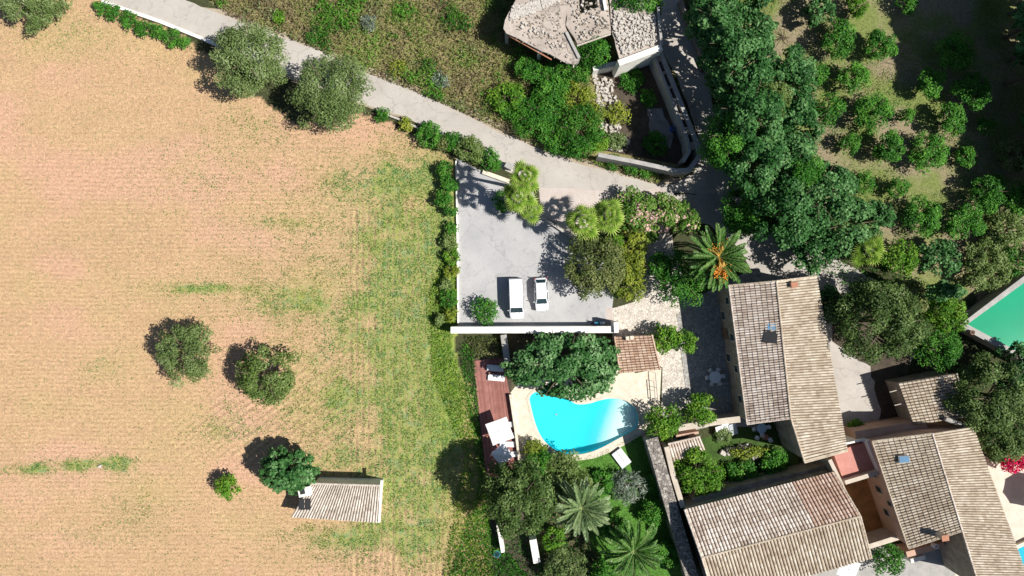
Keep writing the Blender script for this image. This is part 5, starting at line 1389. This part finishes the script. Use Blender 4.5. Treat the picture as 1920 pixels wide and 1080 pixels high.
def parasol(label, px, py, side, ang, h=2.5, n=4, mat='canvas', base='greywall'):
    c = P(px, py, h); rt = empty('parasol', (c.x, c.y, .12), ang); tag(rt, label, 'parasol')
    r = side * (.7071 if n == 4 else 1.0)
    mb = MB(); mb.v = [(0, 0, h + .36)]
    for ring, (f, z) in enumerate(((.35, .235), (.7, .11), (1, 0))):
        for k in range(n * 4):
            a = 2 * math.pi * k / (n * 4); seg = (k % 4) / 4
            v0 = Vector((math.cos(2 * math.pi * (k // 4) / n), math.sin(2 * math.pi * (k // 4) / n), 0)); v1 = Vector((math.cos(2 * math.pi * (k // 4 + 1) / n), math.sin(2 * math.pi * (k // 4 + 1) / n), 0))
            p = v0.lerp(v1, seg) * r * f; sag = -.02 * math.sin(math.pi * seg) * f
            mb.v.append((p.x * (1 + sag), p.y * (1 + sag), h + z + sag))
    m = n * 4
    for k in range(m): mb.f.append((0, 1 + k, 1 + (k + 1) % m))
    for q in range(2):
        for k in range(m): mb.f.append((1 + q * m + k, 1 + (q + 1) * m + k, 1 + (q + 1) * m + (k + 1) % m, 1 + q * m + (k + 1) % m))
    cn = mb.build('canopy', M[mat], rt)
    cn.modifiers.new('solid', 'SOLIDIFY').thickness = .02
    MB().tube([(0, 0, 0), (0, 0, h + .5)], .03, 8).build('pole', M['trimwhite'], rt)
    MB().box((0, 0, .06), (.6, .6, .12), 0, .8).build('base', M[base], rt, bevel=.02)
    for k in range(n):
        a = 2 * math.pi * k / n; MB().beam(Vector((0, 0, h + .3)), Vector((math.cos(a) * r * .97, math.sin(a) * r * .97, h - .05)), .025, .025).build('rib', M['palewood'], rt)
    return rt
parasol('larger white square parasol over the brown deck', 937, 808, 2.75, math.radians(65))
parasol('smaller white square parasol at the lower end of the brown deck', 942, 852, 2.05, math.radians(85))
rt = parasol('taupe parasol at the right edge, over the pale yard', 1972, 934, 2.2, .2, 2.5, 8, 'taupe')
rt.location.z = 0.02
for k, (a, b) in enumerate([((912, 817), (931, 832)), ((921, 792), (913, 815))]):
    A, B_ = P(*a, 2.1), P(*b, 2.1); o = MB().beam(A, B_, .13, .15).build('timber_rail', M['terracotta'], None, (A.x, A.y, 0)); 
    o.name = 'timber_rail'; tag(o, ['reddish timber rail below the larger parasol', 'reddish timber rail left of the larger parasol'][k], 'rail')
    for q in (A, B_): MB().box((q.x, q.y, 1.0), (.1, .1, 2.05)).build('post', M['wood'], o, (A.x, A.y, 0))

def chair(label, c, ang, group, mat='trimwhite'):
    rt = empty('garden_chair', c, ang); tag(rt, label, 'chair', group)
    MB().box((0, 0, .44), (.44, .44, .05)).build('seat', M[mat], rt, bevel=.015)
    MB().box((-.21, 0, .68), (.05, .44, .42), 0, .9).build('backrest', M[mat], rt, bevel=.015)
    for sx in (-1, 1):
        MB().box((.0, sx * .23, .63), (.4, .04, .035)).build('armrest', M[mat], rt)
        for sy in (-1, 1): MB().box((sx * .18, sy * .18, .21), (.035, .035, .43)).build('leg', M[mat], rt)
def table(label, px, py, r, h=.74, mat='trimwhite', z=.03):
    c = P(px, py, h); rt = empty('garden_table', (c.x, c.y, z)); tag(rt, label, 'table')
    MB().disc((0, 0), r, h - .05, h, 28).build('tabletop', M[mat], rt)
    MB().disc((0, 0), .035, h, h + .02, 10).build('parasol_hole', M['greywall'], rt)
    for k in range(4):
        a = k * math.pi / 2 + .4; MB().tube([(math.cos(a) * r * .7, math.sin(a) * r * .7, 0), (math.cos(a) * r * .5, math.sin(a) * r * .5, h - .05)], .025, 6).build('leg', M[mat], rt)
    return Vector((c.x, c.y, z))
c = table('round white garden table in the shade of the paved courtyard', 1341, 707, .74)
for k, w in enumerate(['right', 'upper right', 'upper left', 'left', 'lower left', 'lower right']):
    a = k * math.pi / 3 + .1
    chair('white garden chair on the %s side of the round courtyard table' % w, c + Vector((math.cos(a), math.sin(a), 0)) * .95, a + math.pi, 'chairs round the courtyard table')
c = table('pale blue topped table in the enclosed garden below the long house', 1428, 803, .62, mat='bluecanvas')
for k, w in enumerate(['right', 'top', 'left', 'bottom']):
    a = k * math.pi / 2 + .15
    chair('white chair at the %s of the pale blue table' % w, c + Vector((math.cos(a), math.sin(a), 0)) * .88, a + math.pi, 'chairs round the pale blue table')
for x, y, a, w in ((1417, 819, 1.2, 'left'), (1441, 823, 2.2, 'right')):
    p = P(x, y); chair('loose white chair %s of the brown round pouf' % w, Vector((p.x, p.y, .02)), a, 'loose chairs in the enclosed garden')
p = P(1433, 818); rt = MB().disc((p.x, p.y), .42, .1, .45, 20, .38).build('garden_pouf', M['terracotta'], None, (p.x, p.y, 0)); tag(rt, 'brown round pouf beside the pale blue table', 'pouf')
MB().disc((p.x, p.y), .36, 0, .1, 16).build('foot', M['blackplastic'], rt, (p.x, p.y, 0))
# sheets and beds in the enclosed garden
for k, (x, y, w, l, m_, lb) in enumerate([(1350, 812, .9, 1.9, 'trimwhite', 'white corrugated sheet leaning in the enclosed garden, left one'), (1362, 806, .9, 1.9, 'trimwhite', 'white corrugated sheet in the enclosed garden, middle one'), (1375, 805, 1.0, 1.5, 'corr', 'grey corrugated sheet in the enclosed garden')]):
    p = P(x, y, .6); g = MB(); n = 14
    for i in range(n + 1):
        for s_ in (-1, 1): g.v.append((w * (i / n - .5), s_ * l / 2, .04 * (i % 2)))
    for i in range(n): g.f.append((2 * i, 2 * i + 2, 2 * i + 3, 2 * i + 1))
    o = g.build('corrugated_sheet', M[m_], None); o.location = (p.x, p.y, .6); o.rotation_euler = (.25, .05, .28); o.modifiers.new('solid', 'SOLIDIFY').thickness = .01
    tag(o, lb, 'sheet')
stones('rock_border', [[(1352, 846), (1400, 832), (1402, 838), (1356, 854)], [(1395, 850), (1420, 846), (1420, 856), (1398, 858)]], 26, .55, M['rubble'], 'pale rocks bordering the bed in the enclosed garden', 14)
# step rails in the courtyard
for k, (a, b) in enumerate([((1229, 700), (1234, 756)), ((1226, 716), (1229, 752))]):
    A, B_ = P(*a, .9), P(*b, .9); o = MB().tube([A, B_], .05, 6).build('handrail', M['greywall'], None, (A.x, A.y, 0)); tag(o, ['long grey handrail across the courtyard paving', 'short grey handrail beside the longer one'][k], 'rail')
    for q in (A, A.lerp(B_, .5), B_): MB().tube([(q.x, q.y, 0), (q.x, q.y, .9)], .025, 6).build('post', M['greywall'], o, (A.x, A.y, 0))
# scooter behind the white wall
def scooter():
    c = P(1124, 606, .6); rt = empty('motor_scooter', (c.x, c.y, .02), .05); tag(rt, 'small blue and white motor scooter parked against the long white wall', 'scooter')
    MB().prism([(-.55, -.16), (.1, -.2), (.75, -.12), (.8, 0), (.75, .12), (.1, .2), (-.55, .16)], .35, .72).build('body', M['teal'], rt, bevel=.05)
    MB().box((.4, 0, .78), (.7, .3, .14), 0, .8).build('seat', M['canvas'], rt, bevel=.04)
    MB().box((-.62, 0, .7), (.12, .44, .55), 0, .8).build('leg_shield', M['blue'], rt, bevel=.03)
    MB().tube([(-.62, -.36, 1.0), (-.66, 0, 1.05), (-.62, .36, 1.0)], .03, 6).build('handlebar', M['blackplastic'], rt)
    for x in (-.75, .72): MB().tube([(x, -.06, .24), (x, .06, .24)], .24, 16).build('wheel', M['tyre'], rt)
scooter()
# turquoise tub and small things
p = P(932, 1037); rt = MB().disc((p.x, p.y), .36, 0, .42, 18, .42).build('plastic_tub', M['teal'], None, (p.x, p.y, 0)); tag(rt, 'turquoise round tub on the dark soil at the bottom', 'tub')
MB().disc((p.x, p.y), .36, .42, .425, 18).build('water', M['glass'], rt, (p.x, p.y, 0))
p = P(188, 874); rt = MB().box((p.x, p.y, .12), (.5, .4, .3), .3, .7).build('field_stone', M['rubble'], None, (p.x, p.y, 0), bevel=.05); tag(rt, 'single pale stone in the green weed strip at the left', 'stone')
p = P(955, 313); rt = MB().box((p.x, p.y, .5), (.9, .7, 1.0), -.5).build('meter_box', M['white'], None, (p.x, p.y, 0), bevel=.03); tag(rt, 'small white masonry box beside the road above the upper fan palm', 'box')
MB().box((p.x, p.y, 1.03), (1.0, .8, .07), -.5).build('cap', M['greywall'], rt, (p.x, p.y, 0))
# white cloth heap at bottom edge, white water tank
c = P(1583, 1068, .8)
rt = parasol('white parasol in front of the striped roof at the bottom edge', 1590, 1066, 2.3, .4, 2.3)
p = P(1751, 1022, 2.6); rt = MB().tube([(p.x, p.y, 2.4), (p.x, p.y, 3.1)], .3, 14).build('water_heater', M['trimwhite'], None, (p.x, p.y, 2.4)); tag(rt, 'small white water heater below the chimney of the grey-tiled house', 'water heater')
MB().disc((p.x, p.y), .18, 3.1, 3.16, 12, .14).build('cap', M['greywall'], rt, (p.x, p.y, 2.4))
# bare branch in the orchard clearing
p = P(1468, 70); mb = MB(); rg = random.Random(3)
for k in range(14):
    a = rg.uniform(0, 6.28); l = rg.uniform(.6, 1.8); mb.tube([(0, 0, .1), (math.cos(a) * l * .5, math.sin(a) * l * .5, rg.uniform(.2, .6)), (math.cos(a) * l, math.sin(a) * l, rg.uniform(.1, .9))], [.05, .03, .01], 5)
o = mb.build('dead_bush', M['bark'], None); o.location = (p.x, p.y, 0); tag(o, 'leafless dead bush in the clearing at the top of the orchard', 'bush')
